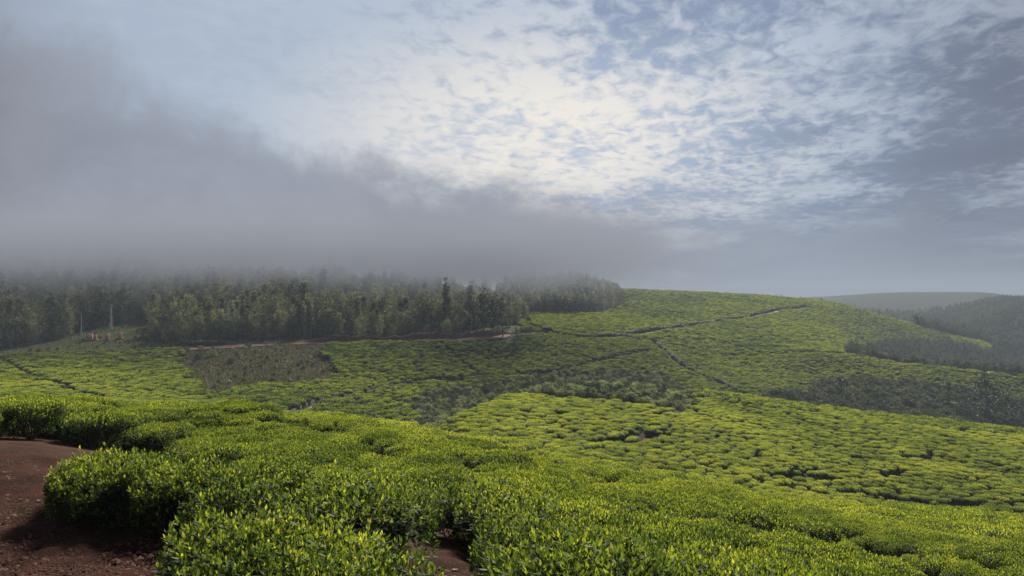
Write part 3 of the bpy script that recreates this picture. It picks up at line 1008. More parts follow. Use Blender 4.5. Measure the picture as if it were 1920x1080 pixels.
if len(X) > INDIV:
    x, y = X[INDIV:], Y[INDIV:]
    a = np.hypot(x, y) < 34
    add_bushes(x[a], y[a], 1.0, 1.22, 0, 4)
    add_bushes(x[~a], y[~a], 0.98, 1.2, 4, 4)
X2, Y2 = cand(62, 150, 1.12, 1.25, 60.0, jit=0.42); c2 = classify(X2, Y2); k = c2 == 0; X2, Y2 = X2[k], Y2[k]
k = seen(X2, Y2, top(X2, Y2)); X2, Y2 = X2[k], Y2[k]
add_bushes(X2, Y2, 0.98, 1.34, 4, 4, 0.16)
X3, Y3 = cand(150, 340, 1.5, 1.55, 20.0, jit=0.42); c3 = classify(X3, Y3); k = c3 == 0; X3, Y3 = X3[k], Y3[k]
k = seen(X3, Y3, top(X3, Y3)); X3, Y3 = X3[k], Y3[k]
add_bushes(X3, Y3, 1.0, 1.5, 8, 4, 0.22)
X4, Y4 = cand(340, 700, 2.1, 2.1, 35.0, jit=0.42); c4 = classify(X4, Y4); k = c4 == 0; X4, Y4 = X4[k], Y4[k]
k = seen(X4, Y4, top(X4, Y4)); X4, Y4 = X4[k], Y4[k]
add_bushes(X4, Y4, 1.35, 2.2, 8, 4, 0.25)
P = np.concatenate(pts)
print('tea bushes instanced', len(P), 'individual', INDIV, 'near candidates', len(X))
scatter_stuff('tea_field', P, np.concatenate(rot), np.concatenate(scl), np.concatenate(var), near_src + mid_src + far_src,
              'dense green tea bushes covering the hills down into the valley')


# ------------------------------------------------------------------ trees
def zone3(u, a, b):
    return 'towards its left end' if u < a else 'near its middle' if u < b else 'towards its right end'


def tree_geo(seed, H, cr, kind):
    """kind: 'slim' gum-like, 'round' with clumps, 'tall' narrow, 'umbrella'"""
    r = np.random.default_rng(seed)
    tr = Geo(); cw = Geo()
    bend = r.normal(0, 0.03 * H, 2)
    tz = np.linspace(0, 1, 7)
    trunk = np.stack([bend[0] * tz ** 2, bend[1] * tz ** 2, tz * H * 0.93 - 0.3], 1)
    rad = 0.018 * H * (1 - 0.85 * tz) + 0.02
    tr.tube(trunk, rad, 6)
    lo = {'slim': 0.08, 'round': 0.15, 'tall': 0.15, 'umbrella': 0.72, 'dense': 0.06}[kind]
    nb = {'slim': 20, 'round': 15, 'tall': 26, 'umbrella': 9, 'dense': 22}[kind]
    cs = []
    for i in range(nb):
        t = lo + (1 - lo) * (i + r.uniform(0, 1)) / nb
        a = i * 2.4 + r.uniform(-0.4, 0.4)
        if kind == 'slim': w = cr * (0.45 + 0.55 * math.sin(math.pi * min(1, (t - lo) / (1 - lo) * 0.7 + 0.15)))
        elif kind == 'tall': w = cr * (0.55 + 0.25 * math.sin(i * 1.7))
        elif kind == 'umbrella': w = cr * r.uniform(0.5, 1.0)
        else: w = cr * math.sqrt(max(0.05, 1 - ((t - lo) / (1 - lo) * 2 - 0.9) ** 2 * 0.8))
        w *= r.uniform(0.55, 1.0)
        p0 = np.array([np.interp(t * 0.9, tz, trunk[:, k]) for k in range(3)])
        rise = 0.25 * w if kind != 'umbrella' else 0.2
        p1 = p0 + np.array([math.cos(a) * w, math.sin(a) * w, rise + r.uniform(0, 0.05) * H])
        tr.tube([p0, (p0 + p1) / 2 + [0, 0, 0.03 * H], p1], [0.006 * H, 0.004 * H, 0.002 * H], 4)
        cs.append((p1, w)); cs.append(((p0 * 0.45 + p1 * 0.55), w))
    cs.append((trunk[-1] + [0, 0, 0.04 * H], cr * 0.5))
    C = np.array([q[0] for q in cs])
    per = {'slim': 26, 'round': 40, 'tall': 22, 'umbrella': 40, 'dense': 36}[kind]
    N = len(C) * per
    cs_r = {'slim': 0.30, 'round': 0.34, 'tall': 0.28, 'umbrella': 0.30, 'dense': 0.36}[kind] * cr
    o = unit(r.normal(0, 1, (N, 3))) * (r.uniform(0, 1, (N, 1)) ** 0.45) * cs_r * np.array([1, 1, 0.75])
    P = np.repeat(C, per, 0) + o
    ls = (0.042 if H > 5 else 0.085) * H * r.uniform(0.6, 1.3, N)
    D = o + r.normal(0, 0.4 * cs_r, (N, 3)) + np.array([0, 0, 0.1 * cs_r])
    tint = 0.45 + np.repeat(r.normal(0, 0.17, len(C)), per) + r.normal(0, 0.08, N)
    cw.leaves(P, D, np.cross(D, r.normal(0, 1, (N, 3))), ls, ls * 0.34, np.clip(tint, 0, 1), full=False)
    return tr, cw


KIND_SPECS = [('round', 14, 3.3), ('round', 12, 3.0), ('round', 13, 3.9), ('slim', 15, 3.4), ('round', 11, 3.2), ('tall', 17, 2.4), ('dense', 9, 3.2), ('round', 14, 4.0)]
TREES = []
for i, (kd, H, cr) in enumerate(KIND_SPECS):
    t_, c_ = tree_geo(200 + i, H, cr, kd)
    TREES.append((t_.mesh('tree_trunk', M_BARK), c_.mesh('tree_crown', M_TREE if kd != 'dense' else M_SHRUB)))
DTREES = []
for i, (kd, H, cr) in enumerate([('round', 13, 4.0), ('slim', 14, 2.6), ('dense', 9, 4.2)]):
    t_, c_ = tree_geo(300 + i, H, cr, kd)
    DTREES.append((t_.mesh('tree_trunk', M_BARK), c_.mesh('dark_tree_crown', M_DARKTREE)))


def put_tree(pair, x, y, s, label, cat, group, sz=None, rz=None, name='tree'):
    z = float(ground(x, y))
    o = empty(name, (x, y, z), rng.uniform(0, 6.28) if rz is None else rz)
    o.scale = (s, s, sz or s)
    tag(o, label, cat, group)
    link('trunk', pair[0], o); cr = link('crown', pair[1], o)
    return o, cr


# woods: staggered spots, the front ones as individuals
def wood_spots(n, ylo, yhi, u0, u1, fe_u, fe_y, mind, first=1.5):
    out = []
    cells = {}
    tries = 0
    while len(out) < n and tries < n * 40:
        tries += 1
        u = rng.uniform(u0, u1)
        f0 = np.interp(u, fe_u, fe_y) + first
        y = f0 + (yhi - ylo) * rng.uniform(0, 1) ** 1.5
        x = y * (u - 960) / F
        key = (int(x // mind), int(y // mind))
        if any((abs(x - a) ** 2 + abs(y - b) ** 2 < mind * mind) for dx in (-1, 0, 1) for dy in (-1, 0, 1) for a, b in cells.get((key[0] + dx, key[1] + dy), ())):
            continue
        cells.setdefault(key, []).append((x, y))
        out.append((x, y, y - f0, u))
    return out


spotsA = wood_spots(2100, 0, 190, -170, 988, FE_U, FE_Y, 3.1)
spotsB = wood_spots(420, 0, 110, 935, 1160, FB_U, FB_Y, 3.0)
spots = sorted(spotsA, key=lambda s: s[2])
nA = 200
def wood_label(u, d):
    z = ((60, 'at the far left edge of the wood'), (150, 'in the shaded left corner of the wood'), (285, 'in the wood behind the brick pillars'), (400, 'where the wood meets the left end of the red track'),
         (540, 'in the wood above the brown cleared patch'), (680, 'in the wood above the reddest stretch of track'), (820, 'in the wood below the fog, left of the tall narrow tree'),
         (900, 'in the wood below the tall narrow tree'), (9999, 'at the right hand end of the wood'))
    w = next(b for a, b in z if u < a)
    return ('low bushy tree ' if d < 4 else 'slender grey green tree ') + w, 'trees ' + w
srcT = {}
for x, y, d, u in spots[:nA]:
    k = int(rng.integers(0, len(TREES)))
    if d < 4: k = int(rng.choice([6, 4, 1, 6, 0]))
    dark = u < 285
    pr = TREES[k]
    s = rng.uniform(0.42, 0.72) if d < 4 else rng.uniform(0.55, 0.95)
    if dark and rng.uniform() < 0.7: pr = DTREES[int(rng.integers(0, 3))]; s *= 0.85
    o, cr = put_tree(pr, x, y, s, wood_label(u, d)[0], 'tree', wood_label(u, d)[1])
    srcT.setdefault(pr[1].name, cr)
pts, rot, scl, var = [], [], [], []
spotsB.sort(key=lambda s: s[2])
for x, y, d, u in spotsB[:70]:
    k = int(rng.choice([0, 1, 3, 3, 0]))
    o, cr = put_tree(TREES[k], x, y, rng.uniform(0.7, 1.0) * float(np.interp(u, [1090, 1165], [1, 0.4])), 'slim tree at the foot of the far wood, ' + zone3(u, 1010, 1090), 'tree', 'trees along the foot of the far wood, ' + zone3(u, 1010, 1090))
    srcT.setdefault(TREES[k][1].name, cr)
allm = [t[1].name for t in TREES] + [t[1].name for t in DTREES]
for nm, pr in [(t[1].name, t) for t in TREES + DTREES]:
    if nm not in srcT:
        x, y, d, u = spots[nA]; spots.pop(nA)
        o, cr = put_tree(pr, x, y, 0.8, wood_label(u, d)[0], 'tree', wood_label(u, d)[1]); srcT[nm] = cr
srcs = [srcT[nm] for nm in allm]


def add_tree_pt(x, y, s, k, sz=None):
    pts.append((x, y, float(ground(x, y)))); rot.append((0, 0, rng.uniform(0, 6.28))); scl.append((s, s, sz or s)); var.append(k)


for x, y, d, u in spots[nA:]:
    k = int(rng.integers(0, 8)); s = rng.uniform(0.55, 0.9) if rng.uniform() < 0.9 else rng.uniform(0.95, 1.2)
    if u < 285 and rng.uniform() < 0.6: k = 8 + int(rng.integers(0, 3)); s *= 0.9
    if k == 6: s *= 1.2
    add_tree_pt(x, y, s, k)
for x, y, d, u in spotsB[70:]:
    k = int(rng.choice([0, 1, 3, 5])); add_tree_pt(x, y, rng.uniform(0.75, 1.1) * float(np.interp(u, [1090, 1165], [1, 0.4])), k)
scatter_stuff('woods', pts, rot, scl, var, srcs, 'grey green wood climbing the slope into the low cloud')

# far wooded slopes on the right
pts, rot, scl, var = [], [], [], []
u = rng.uniform(1440, 2150, 30000); y = np.exp(rng.uniform(math.log(352), math.log(1700), 30000)); x = y * (u - 960) / F
c = classify(x, y)
k = (c == 8) & (y < 1100) & (vnoise(x, y, 130, 41) > rng.uniform(-1.3, 0.1, len(x)))
zz = top(x, y) + 8
k &= seen(x, y, zz)
for a, b in zip(x[k], y[k]):
    add_tree_pt(a, b, rng.uniform(0.3, 0.55) if b < 640 else rng.uniform(0.45, 0.8) if b < 1050 else rng.uniform(0.35, 0.6), 8 + int(rng.integers(0, 3)))
print('far slope trees', len(pts))
scatter_stuff('hillside_woods', pts, rot, scl, var, srcs, 'dark woods on the far slopes behind the tea ridges')


# ------------------------------------------------------------------ singled-out trees
def tree_at(pair, u, v, s, label, cat='tree', ymin=100, sz=None, group=None, y=None, name='tree'):
    if y is None: x, y = world_pt(u, v, ymin)
    else: x = y * (u - 960) / F
    return put_tree(pair, x, y, s, label, cat, group, sz, name=name)


def pair_of(seed, kd, H, cr, mat=M_TREE, bark=M_BARK):
    t_, c_ = tree_geo(seed, H, cr, kd)
    return (t_.mesh('tree_trunk', bark), c_.mesh('tree_crown', mat))


tree_at(pair_of(401, 'tall', 21, 1.9, M_DARKTREE), 838, 0, 1, 'tallest narrow tree poking above the wood near its right end', y=285, name='tall_tree')
for i, (u, yy, H, cr, lb) in enumerate(((880, 285, 15.5, 2.6, 'round crowned dark tree first right of the tall narrow tree'), (907, 282, 17.5, 3.0, 'biggest round crowned tree between the tall narrow tree and the wood end'),
                                        (925, 286, 15.5, 2.5, 'round crowned tree just left of the last big crown'), (943, 280, 14, 3.0, 'last big round crown at the right end of the wood'),
                                        (187, 252, 16, 4.2, 'broad dark tree rising behind the bare pale trunk'), (150, 250, 12.5, 3.6, 'dark spreading tree left of the bare pale trunk'),
                                        (232, 268, 16, 3.8, 'broad dark tree just right of the bare pale trunk'), (968, 268, 8.0, 2.6, 'dark small tree at the right foot of the wood'))):
    if u < 300: yy = float(np.interp(u, FE_U, FE_Y)) + (4 if u != 232 else 9)
    tree_at(pair_of(410 + i, 'round', H, cr, M_DARKTREE), u, 0, 1, lb, y=yy, name='round_tree')
tree_at(pair_of(431, 'umbrella', 6.2, 1.9, M_DARKTREE), 1131, 0, 1, 'left one of two tiny open trees on the ridge skyline', y=553, name='skyline_tree')
tree_at(pair_of(432, 'umbrella', 7.5, 2.1, M_DARKTREE), 1147, 0, 1, 'right one of two tiny open trees on the ridge skyline', y=548, name='skyline_tree')
tree_at(pair_of(433, 'round', 9, 3.2, M_DARKTREE), 1166, 566, 1, 'dark tree on the ridge just right of the far wood', ymin=300)
tree_at(pair_of(434, 'dense', 4.2, 1.8, M_DARKTREE), 990, 606, 1, 'lone dark shrub in the tea beside the end of the wood', 'shrub', ymin=200, name='lone_shrub')
tree_at(pair_of(435, 'dense', 2.6, 2.2, M_SHRUB), 994, 620, 1, 'low shrub on the track bend at the end of the wood', 'shrub', ymin=200, name='low_shrub')
for i, (u, v, H, cr, kd, lb) in enumerate(((1576, 745, 9.5, 1.6, 'slim', 'slim dark tree in the gully, leftmost of the gully trees'), (1628, 742, 9, 2.6, 'round', 'brownish spreading tree in the gully'),
                                           (1776, 765, 13, 1.9, 'slim', 'narrow dark tree rising above the gully, left of the biggest tree'),
                                           (1850, 790, 19, 4.6, 'round', 'biggest dark tree in the gully at the right'), (1885, 798, 15, 4.4, 'round', 'dark tree overlapping the right side of the biggest gully tree'),
                                           (1915, 800, 12, 4.0, 'round', 'dark tree at the very right edge above the near tea hill'), (1820, 790, 10, 3.2, 'dense', 'low dark tree left of the foot of the biggest gully tree'))):
    x, y = world_pt(u, v, 205)
    y = min(y, 300); x = y * (u - 960) / F
    put_tree(pair_of(440 + i, kd, H, cr, M_DARKTREE), x, y, 1, lb, 'tree', None)

gully = [pair_of(470, 'dense', 7, 2.8, M_DARKTREE), pair_of(471, 'round', 9, 3.0, M_DARKTREE), pair_of(472, 'dense', 5, 2.4, M_DARKTREE)]
for i, u in enumerate((1500, 1535, 1560, 1602, 1650, 1672, 1700, 1728, 1752, 1800, 1812, 1836, 1862, 1874, 1898, 1908, 1930, 1950, 1842, 1880)):
    y = 206 + 22 * ((i * 7) % 5) / 4 + (12 if u < 1800 else 0)
    x = y * (u - 960) / F
    w = 'near its upper left end' if u < 1620 else 'in its middle' if u < 1780 else 'around the foot of the biggest tree'
    put_tree(gully[i % 3], x, y, rng.uniform(0.75, 1.15) if u > 1790 else rng.uniform(0.5, 0.8), 'low dark bushy tree in the shaded gully, ' + w, 'tree', 'low dark trees in the shaded gully, ' + w)

# ------------------------------------------------------------------ shrubs in the gullies
pts, rot, scl, var = [], [], [], []
SHR = []
for i in range(4):
    r = np.random.default_rng(500 + i)
    t_, c_ = tree_geo(500 + i, 2.3, 1.5, 'dense')
    SHR.append((t_.mesh('shrub_stem', M_TWIG), c_.mesh('shrub_crown', M_SHRUB)))
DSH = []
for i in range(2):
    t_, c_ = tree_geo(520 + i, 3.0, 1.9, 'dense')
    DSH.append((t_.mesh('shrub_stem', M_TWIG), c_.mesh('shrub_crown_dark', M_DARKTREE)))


def region_pts(n, u0, u1, y0, y1, cls, mind):
    u = rng.uniform(u0, u1, n * 6); y = rng.uniform(y0, y1, n * 6); x = y * (u - 960) / F
    k = classify(x, y) == cls
    x, y = x[k], y[k]
    k = seen(x, y, top(x, y) + 1.0); x, y = x[k], y[k]
    keep = []; cells = {}
    for a, b in zip(x, y):
        key = (int(a // mind), int(b // mind))
        if any((a - p) ** 2 + (b - q) ** 2 < mind * mind for dx in (-1, 0, 1) for dy in (-1, 0, 1) for p, q in cells.get((key[0] + dx, key[1] + dy), ())): continue
        cells.setdefault(key, []).append((a, b)); keep.append((a, b))
        if len(keep) >= n: break
    return keep


A = region_pts(2600, 700, 1380, 135, 300, 3, 1.15)
A.sort(key=lambda q: q[1])
for i, (a, b) in enumerate(A[:150]):
    j = int(rng.integers(0, 4))
    put_tree(SHR[j], a, b, rng.uniform(0.45, 0.85), 'grey green wild shrub on the rough slope behind the tea mound, ' + zone3(960 + F * a / b, 880, 1120), 'shrub', 'wild shrubs on the rough slope, ' + zone3(960 + F * a / b, 880, 1120), name='wild_shrub')
shr_src = [next(o for o in bpy.data.objects if o.data == s[1]) for s in SHR]
for a, b in A[150:]: add_tree_pt(a, b, rng.uniform(0.4, 0.85), int(rng.integers(0, 4)))
Dk = region_pts(2600, 1400, 2100, 175, 358, 4, 1.7)
Dk.sort(key=lambda q: q[1])
for i, (a, b) in enumerate(Dk[:120]):
    j = int(rng.integers(0, 2))
    put_tree(DSH[j], a, b, rng.uniform(0.6, 1.2), 'dark wild shrub in the shaded gully above the tea mound, ' + zone3(960 + F * a / b, 1580, 1780), 'shrub', 'dark shrubs in the shaded gully, ' + zone3(960 + F * a / b, 1580, 1780), name='wild_shrub')
shr_src += [next(o for o in bpy.data.objects if o.data == s[1]) for s in DSH]
for a, b in Dk[120:]: add_tree_pt(a, b, rng.uniform(0.6, 1.35), int(rng.choice([4, 5, 4, 5, 0])))
# sparse scrub on the brown patch and grass verge
for a, b in region_pts(160, 330, 640, 140, 300, 2, 1.2): add_tree_pt(a, b, rng.uniform(0.15, 0.45), int(rng.integers(0, 4)))
for a, b in region_pts(160, -160, 980, 170, 300, 6, 1.2): add_tree_pt(a, b, rng.uniform(0.15, 0.4), int(rng.integers(0, 6)))
scatter_stuff('undergrowth', pts, rot, scl, var, shr_src, 'rough grey green undergrowth filling the gullies and verges')
for u, v, s in ((372, 668, 0.8), (400, 663, 1.0), (432, 676, 0.8), (520, 650, 0.5), (500, 640, 0.45)):
    x, y = world_pt(u, v, 120)
    put_tree(SHR[int(rng.integers(0, 4))], x, y, s, 'small wild shrub on the brown cleared patch below the track', 'shrub', 'small shrubs on the brown cleared patch', name='wild_shrub')

# grass: one tuft object's worth of blades over verge, scrub patch
def grass(name, cls, n, u0, u1, y0, y1, size, label):
    u = rng.uniform(u0, u1, n); y = rng.uniform(y0, y1, n); x = y * (u - 960) / F
    k = classify(x, y) == cls; x, y = x[k], y[k]
    P = np.stack([x, y, ground(x, y) - 0.03], 1)
    N = len(P); g = Geo()
    D = np.array([0, 0, 1.0]) + rng.normal(0, 0.5, (N, 3))
    L = size * rng.uniform(0.5, 1.3, N)
    g.leaves(P, D, rng.normal(0, 1, (N, 3)), L, L * 0.16, np.clip(rng.normal(0.5, 0.22, N), 0, 1), full=False)
    tag(link(name, g.mesh(name, M_GRASS)), label, None, None, 'stuff')


grass('verge_grass', 6, 60000, -160, 990, 165, 300, 0.55, 'short pale grass on the verge below the wood')
grass('scrub_grass', 2, 60000, 330, 640, 140, 300, 0.5, 'dry brownish growth on the cleared patch below the track')

# ------------------------------------------------------------------ bare pale trunk and the posts by the track
def bare_trunk(u, v0, H, rad, label, fork=True, ymin=150):
    x, y = world_pt(u, v0, ymin)
    z = float(ground(x, y)) + HT * 0.6
    o = empty('bare_tree', (x, y, z - 0.6))
    tag(o, label, 'bare tree')
    g = Geo()
    t = np.linspace(0, 1, 9)
    g.tube(np.stack([0.12 * np.sin(t * 3), 0 * t, t * H], 1), rad * (1.25 - t), 7)
    link('trunk', g.mesh('bare_trunk', M_PALEBARK, True), o)
    if fork:
        g = Geo()
        g.tube([[0.05, 0, 0.5], [-0.45, 0.05, 1.3], [-0.62, 0.05, 2.2]], [rad * 0.6, rad * 0.45, rad * 0.25], 6)
        link('branch', g.mesh('bare_branch', M_PALEBARK, True), o)
        g = Geo()
        g.tube([[0.1, 0, H * 0.8], [0.5, 0.05, H * 0.9], [0.7, 0, H * 1.02]], [rad * 0.35, rad * 0.2, rad * 0.08], 5)
        link('branch', g.mesh('bare_branch', M_PALEBARK, True), o)
    return o


bare_trunk(208, 613, 9.6, 0.42, 'bare whitish tree trunk standing on the mound above the brick pillars')
bare_trunk(152, 624, 8.5, 0.17, 'thin pale trunk at the wood edge left of the whitish trunk', False)


def box_bm(g, c, s, tint=0.5):
    c = np.array(c); h = np.array(s) / 2
    V = np.array([[a, b, d] for a in (-1, 1) for b in (-1, 1) for d in (-1, 1)]) * h + c
    f = np.array([[0, 1, 3, 2], [4, 6, 7, 5], [0, 4, 5, 1], [2, 3, 7, 6], [0, 2, 6, 4], [1, 5, 7, 3]]) + g.n
    g.V.append(V); g.F4.append(f); g.n += 8; g.T.append(np.full(8, tint))


pil_lb = ['short red brick pillar on the verge, leftmost of the four below the pale trunk', 'short pillar with pale face, second from the left below the pale trunk',
          'lone orange pillar in the middle of the row below the pale trunk', 'rightmost orange pillar on a wider brick footing below the pale trunk']
for (u, v, w, H), lb in zip(((168, 638, 1.8, 1.5), (178, 638, 0.9, 1.4), (201, 637, 1.0, 1.6), (225, 636, 1.1, 1.7)), pil_lb):
    x, y = world_pt(u, v - 4, 150)
    z = float(ground(x, y)) + 0.1
    o = empty('brick_pillar', (x, y, z), R(20))
    tag(o, lb, 'pillar', 'pillars on the verge below the pale trunk')
    g = Geo(); box_bm(g, (0, 0, 0.15), (w + 0.5, w + 0.5, 0.5)); link('footing', g.mesh('pillar_footing', M_BRICK), o)
    g = Geo(); box_bm(g, (0, 0, 0.4 + H / 2), (w, w, H)); link('shaft', g.mesh('pillar_shaft', M_BRICK), o)
    g = Geo(); box_bm(g, (w * 0.12, -w / 2 - 0.03, 0.4 + H / 2), (w * 0.7, 0.05, H * 0.92)); link('render_coat', g.mesh('pillar_coat', M_PLASTER), o)  # added paler panel, the light on the front face put into colour
    g = Geo(); box_bm(g, (0, 0, 0.4 + H + 0.07), (w + 0.16, w + 0.16, 0.14)); link('cap', g.mesh('pillar_cap', M_BRICK), o)

# earthen scarps: dark cut bank above the tracks, red bank by the wood
def bank(name, line, h, off, mat, n=200, lean=0.6, jit=0.22):
    L = np.array(line, float)
    seg = np.r_[0, np.cumsum(np.hypot(*np.diff(L, axis=0).T))]
    t = np.linspace(0, seg[-1], n)
    x = np.interp(t, seg, L[:, 0]); y = np.interp(t, seg, L[:, 1])
    tx = np.gradient(x); ty = np.gradient(y); q = np.hypot(tx, ty); nx, ny = -ty / q, tx / q
    sgn = np.where(ny > 0, 1, -1)
    nx, ny = nx * sgn, ny * sgn
    taper = np.minimum(1, np.minimum(t, seg[-1] - t) / 12)
    hh = h * taper * (1 + jit * vnoise(t, t * 0, 4.0, 55) + 0.2 * vnoise(t, t * 0, 1.3, 56))
    rows = []
    for a, b in ((0, -0.5), (0.15, 0.15), (0.5, 0.6), (0.9, 0.95), (1.6, 1.0), (2.6, 0.1)):
        X = x + nx * (off + a * lean * h); Y = y + ny * (off + a * lean * h)
        rows.append(np.stack([X, Y, ground(x + nx * off, y + ny * off) - 0.3 + hh * b + 0.1 * vnoise(X, Y, 0.9, 57)], -1))
    V = np.stack(rows, 1).reshape(-1, 3); m = len(rows)
    idx = np.arange(n * m).reshape(n, m)
    f = np.stack([idx[:-1, :-1], idx[:-1, 1:], idx[1:, 1:], idx[1:, :-1]], -1).reshape(-1, 4)
    return tag(link(name, mesh_from(name, V, f, mat, smooth=False)), kind='structure')


bank('cut_bank', TRACK2, 1.9, 2.0, M_BANK, 300)
bank('cut_bank', CUT, 2.2, 1.0, M_BANK, 120)
bank('cut_bank', SIDE, 1.5, 0.9, M_BANK, 160)
bank('cut_bank', LOWER, 1.0, 0.6, M_BANK, 200)
M_REDBANK = soil_mat('red_earth_bank', (0.035, 0.016, 0.012), (0.105, 0.042, 0.030), 0.1)
bank('red_bank', TRACK[4:10], 1.9, 2.4, M_REDBANK, 200)

# ------------------------------------------------------------------ near details: stones, fallen leaves, single big leaves
def stone_mesh(seed):
    r = np.random.default_rng(seed)
    th = np.linspace(0, 2 * math.pi, 7, endpoint=False)
    V = [[0, 0, 0.6]]
    for zz, rr in ((0.42, 0.62), (0.1, 1.0), (-0.3, 0.85)):
        for a in th: V.append([rr * math.cos(a) * r.uniform(0.75, 1.2), rr * math.sin(a) * r.uniform(0.75, 1.2), zz * r.uniform(0.8, 1.2)])
    F3 = [[0, 1 + i, 1 + (i + 1) % 7] for i in range(7)]
    F4 = [[1 + k * 7 + i, 1 + (k + 1) * 7 + i, 1 + (k + 1) * 7 + (i + 1) % 7, 1 + k * 7 + (i + 1) % 7] for k in range(2) for i in range(7)]
    return mesh_from('stone', V, [np.array(F3), np.array(F4)], M_STONE)


SM = [stone_mesh(i) for i in range(4)]
g = Geo()
cu = rng.uniform(-60, 900, 8000); cv = rng.uniform(850, 1090, 8000)
cy = 2.8 * F / (cv - HY); cx = cy * (cu - 960) / F
k = classify(cx, cy) == 1; cx, cy = cx[k], cy[k]
N = len(cx)
cs = np.where(rng.uniform(0, 1, N) < 0.92, rng.uniform(0.006, 0.02, N), rng.uniform(0.02, 0.045, N))
V = np.array([[0, 0, 0.7], [1, 0, 0], [0.2, 1, 0], [-0.9, 0.3, 0], [-0.2, -0.9, 0]])[None] * cs[:, None, None] * rng.uniform(0.6, 1.4, (N, 5, 3)) + np.stack([cx, cy, ground(cx, cy)], 1)[:, None]
b5 = (np.arange(N) * 5)[:, None]
g.V.append(V.reshape(-1, 3)); g.F3 += [b5 + np.array([[0, 1, 2]]), b5 + np.array([[0, 2, 3]]), b5 + np.array([[0, 3, 4]]), b5 + np.array([[0, 4, 1]])]; g.n += 5 * N; g.T.append(np.full(5 * N, 0.5))
tag(link('soil_crumbs', g.mesh('soil_crumbs', M_STONE)), 'crumbs of red earth and small stones on the bare soil', None, None, 'stuff')
# leaf litter under the bushes
gl = Geo()
u = rng.uniform(-40, 900, 3000); v = rng.uniform(860, 1090, 3000); y = 2.85 * F / (v - HY); x = y * (u - 960) / F
k = classify(x, y) == 1
dd = np.minimum(seg_dist(u, v, P_SOIL1 + P_SOIL1[:1]), seg_dist(u, v, P_SOIL2 + P_SOIL2[:1]))
k &= rng.uniform(0, 1, 3000) < np.exp(-dd / 30.0)
x, y = x[k], y[k]
Pp = np.stack([x, y, ground(x, y) + 0.015], 1); D = rng.normal(0, 1, (len(x), 3)) * [1, 1, 0.15]
gl.leaves(Pp, D, np.cross(D, [0, 0, 1.0]), 0.07, 0.018, rng.uniform(0, 0.5, len(x)))
M_DRY = leaf_mat('dry_leaf', (0.06, 0.03, 0.018), (0.13, 0.075, 0.04), (0.26, 0.17, 0.09), 0.1, 0.7)
tag(link('leaf_litter', gl.mesh('leaf_litter', M_DRY)), 'dry brown leaves fallen on the soil under the tea bushes', None, None, 'stuff')

u = rng.uniform(-40, 900, 9000); v = rng.uniform(860, 1090, 9000); y = 2.85 * F / (v - HY); x = y * (u - 960) / F
k = classify(x, y) == 1
dd = np.minimum(seg_dist(u, v, P_SOIL1 + P_SOIL1[:1]), seg_dist(u, v, P_SOIL2 + P_SOIL2[:1]))
k &= (rng.uniform(0, 1, 9000) < np.exp(-dd / 45.0)) & (vnoise(x, y, 0.35, 77) > 0.38)
x, y = x[k], y[k]
gw = Geo()
x = np.repeat(x, 4) + rng.normal(0, 0.03, 4 * len(x)); y = np.repeat(y, 4) + rng.normal(0, 0.03, 4 * len(y))
D = np.array([0, 0, 0.8]) + rng.normal(0, 0.7, (len(x), 3)); D[:, 2] = np.abs(D[:, 2])
gw.leaves(np.stack([x, y, ground(x, y) - 0.005], 1), D, rng.normal(0, 1, (len(x), 3)), rng.uniform(0.02, 0.06, len(x)), 0.006, rng.uniform(0.05, 0.45, len(x)))
tag(link('weeds', gw.mesh('weeds', M_TEA)), 'small green weeds sprouting along the edge of the bare soil', None, None, 'stuff')

# ------------------------------------------------------------------ air
def volume_mat(name, dens, col=(0.31, 0.365, 0.46), aniso=0.0):
    m = bpy.data.materials.new(name); m.use_nodes = True
    n = NT(m.node_tree)
    v = n.n('ShaderNodeVolumePrincipled')
    v.inputs['Color'].default_value = (*col, 1); v.inputs['Density'].default_value = dens; v.inputs['Anisotropy'].default_value = aniso
    o = n.n('ShaderNodeOutputMaterial'); n.t.links.new(v.outputs[0], o.inputs['Volume'])
    return m


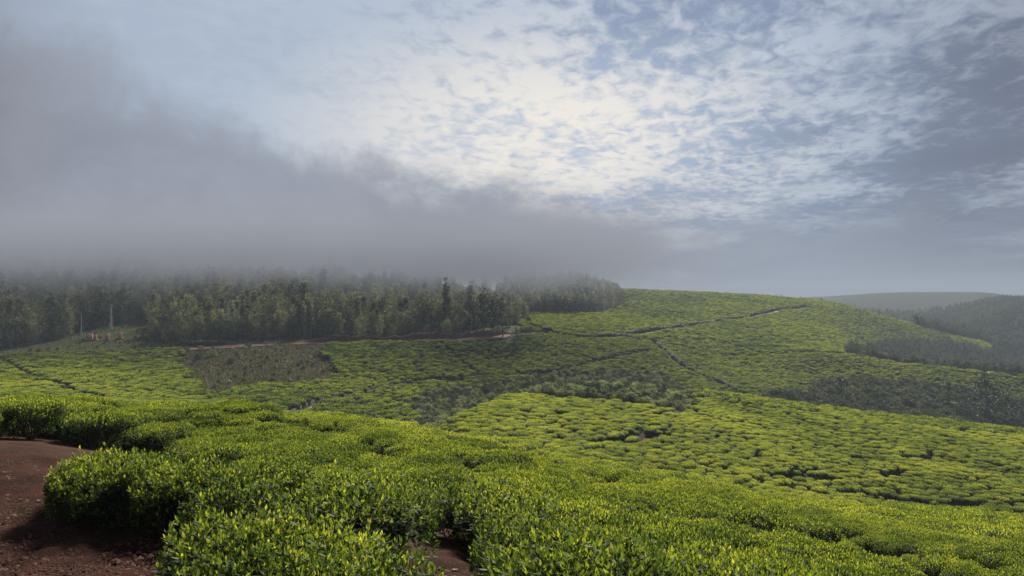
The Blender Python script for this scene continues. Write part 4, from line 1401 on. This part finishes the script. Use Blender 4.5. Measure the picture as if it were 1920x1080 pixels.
def haze_box(x0, x1, y0, y1, z0, z1):
    g = Geo(); box_bm(g, ((x0 + x1) / 2, (y0 + y1) / 2, (z0 + z1) / 2), (x1 - x0, y1 - y0, z1 - z0))
    me = g.mesh('haze', volume_mat('haze_air', HAZE))
    return tag(link('haze', me), kind='stuff')


HAZE = 0.00036
haze_box(-14000, 14000, -200, 5200, -140, 95)


def fog_bank():
    """low cloud sitting on the wood: thin below, thick from the tree tops up, ragged"""
    x0, x1, y0, y1, z0, z1 = -620.0, 130.0, 225.0, 800.0, -12.0, 48.0
    m = bpy.data.materials.new('low_cloud'); m.use_nodes = True
    n = NT(m.node_tree)
    geo = n.n('ShaderNodeNewGeometry')
    sep = n.n('ShaderNodeSeparateXYZ'); n.t.links.new(geo.outputs['Position'], sep.inputs[0])
    x, y, z = sep.outputs
    nz = n.noise(geo.outputs['Position'], 0.017, 4, 0.62)
    zz = n.m('ADD', z, n.m('MULTIPLY', n.m('SUBTRACT', nz, 0.5), 62.0))
    zz = n.m('SUBTRACT', zz, n.m('MULTIPLY', n.m('SUBTRACT', y, 250.0), 0.03))
    f = n.ss(zz, -4.0, 24.0)
    f = n.m('MULTIPLY', f, n.ss(z, 16.0, 46.0, 1.0, 0.0))
    f = n.m('MULTIPLY', f, n.ss(x, -30.0, x1 - 5, 1.0, 0.0))
    f = n.m('MULTIPLY', f, n.ss(x, x0 + 2, x0 + 120))
    f = n.m('MULTIPLY', f, n.ss(y, y0 + 3, y0 + 75))
    f = n.m('MULTIPLY', f, n.ss(y, y1 - 150, y1 - 5, 1.0, 0.0))
    v = n.n('ShaderNodeVolumePrincipled')
    v.inputs['Color'].default_value = (0.28, 0.305, 0.365, 1)
    n.t.links.new(n.m('MULTIPLY', f, FOG), v.inputs['Density'])
    o = n.n('ShaderNodeOutputMaterial'); n.t.links.new(v.outputs[0], o.inputs['Volume'])
    g = Geo(); box_bm(g, ((x0 + x1) / 2, (y0 + y1) / 2, (z0 + z1) / 2), (x1 - x0, y1 - y0, z1 - z0))
    return tag(link('low_cloud', g.mesh('low_cloud', m)), 'low grey cloud drifting over the top of the wood', None, None, 'stuff')


FOG = 0.022
fog_bank()
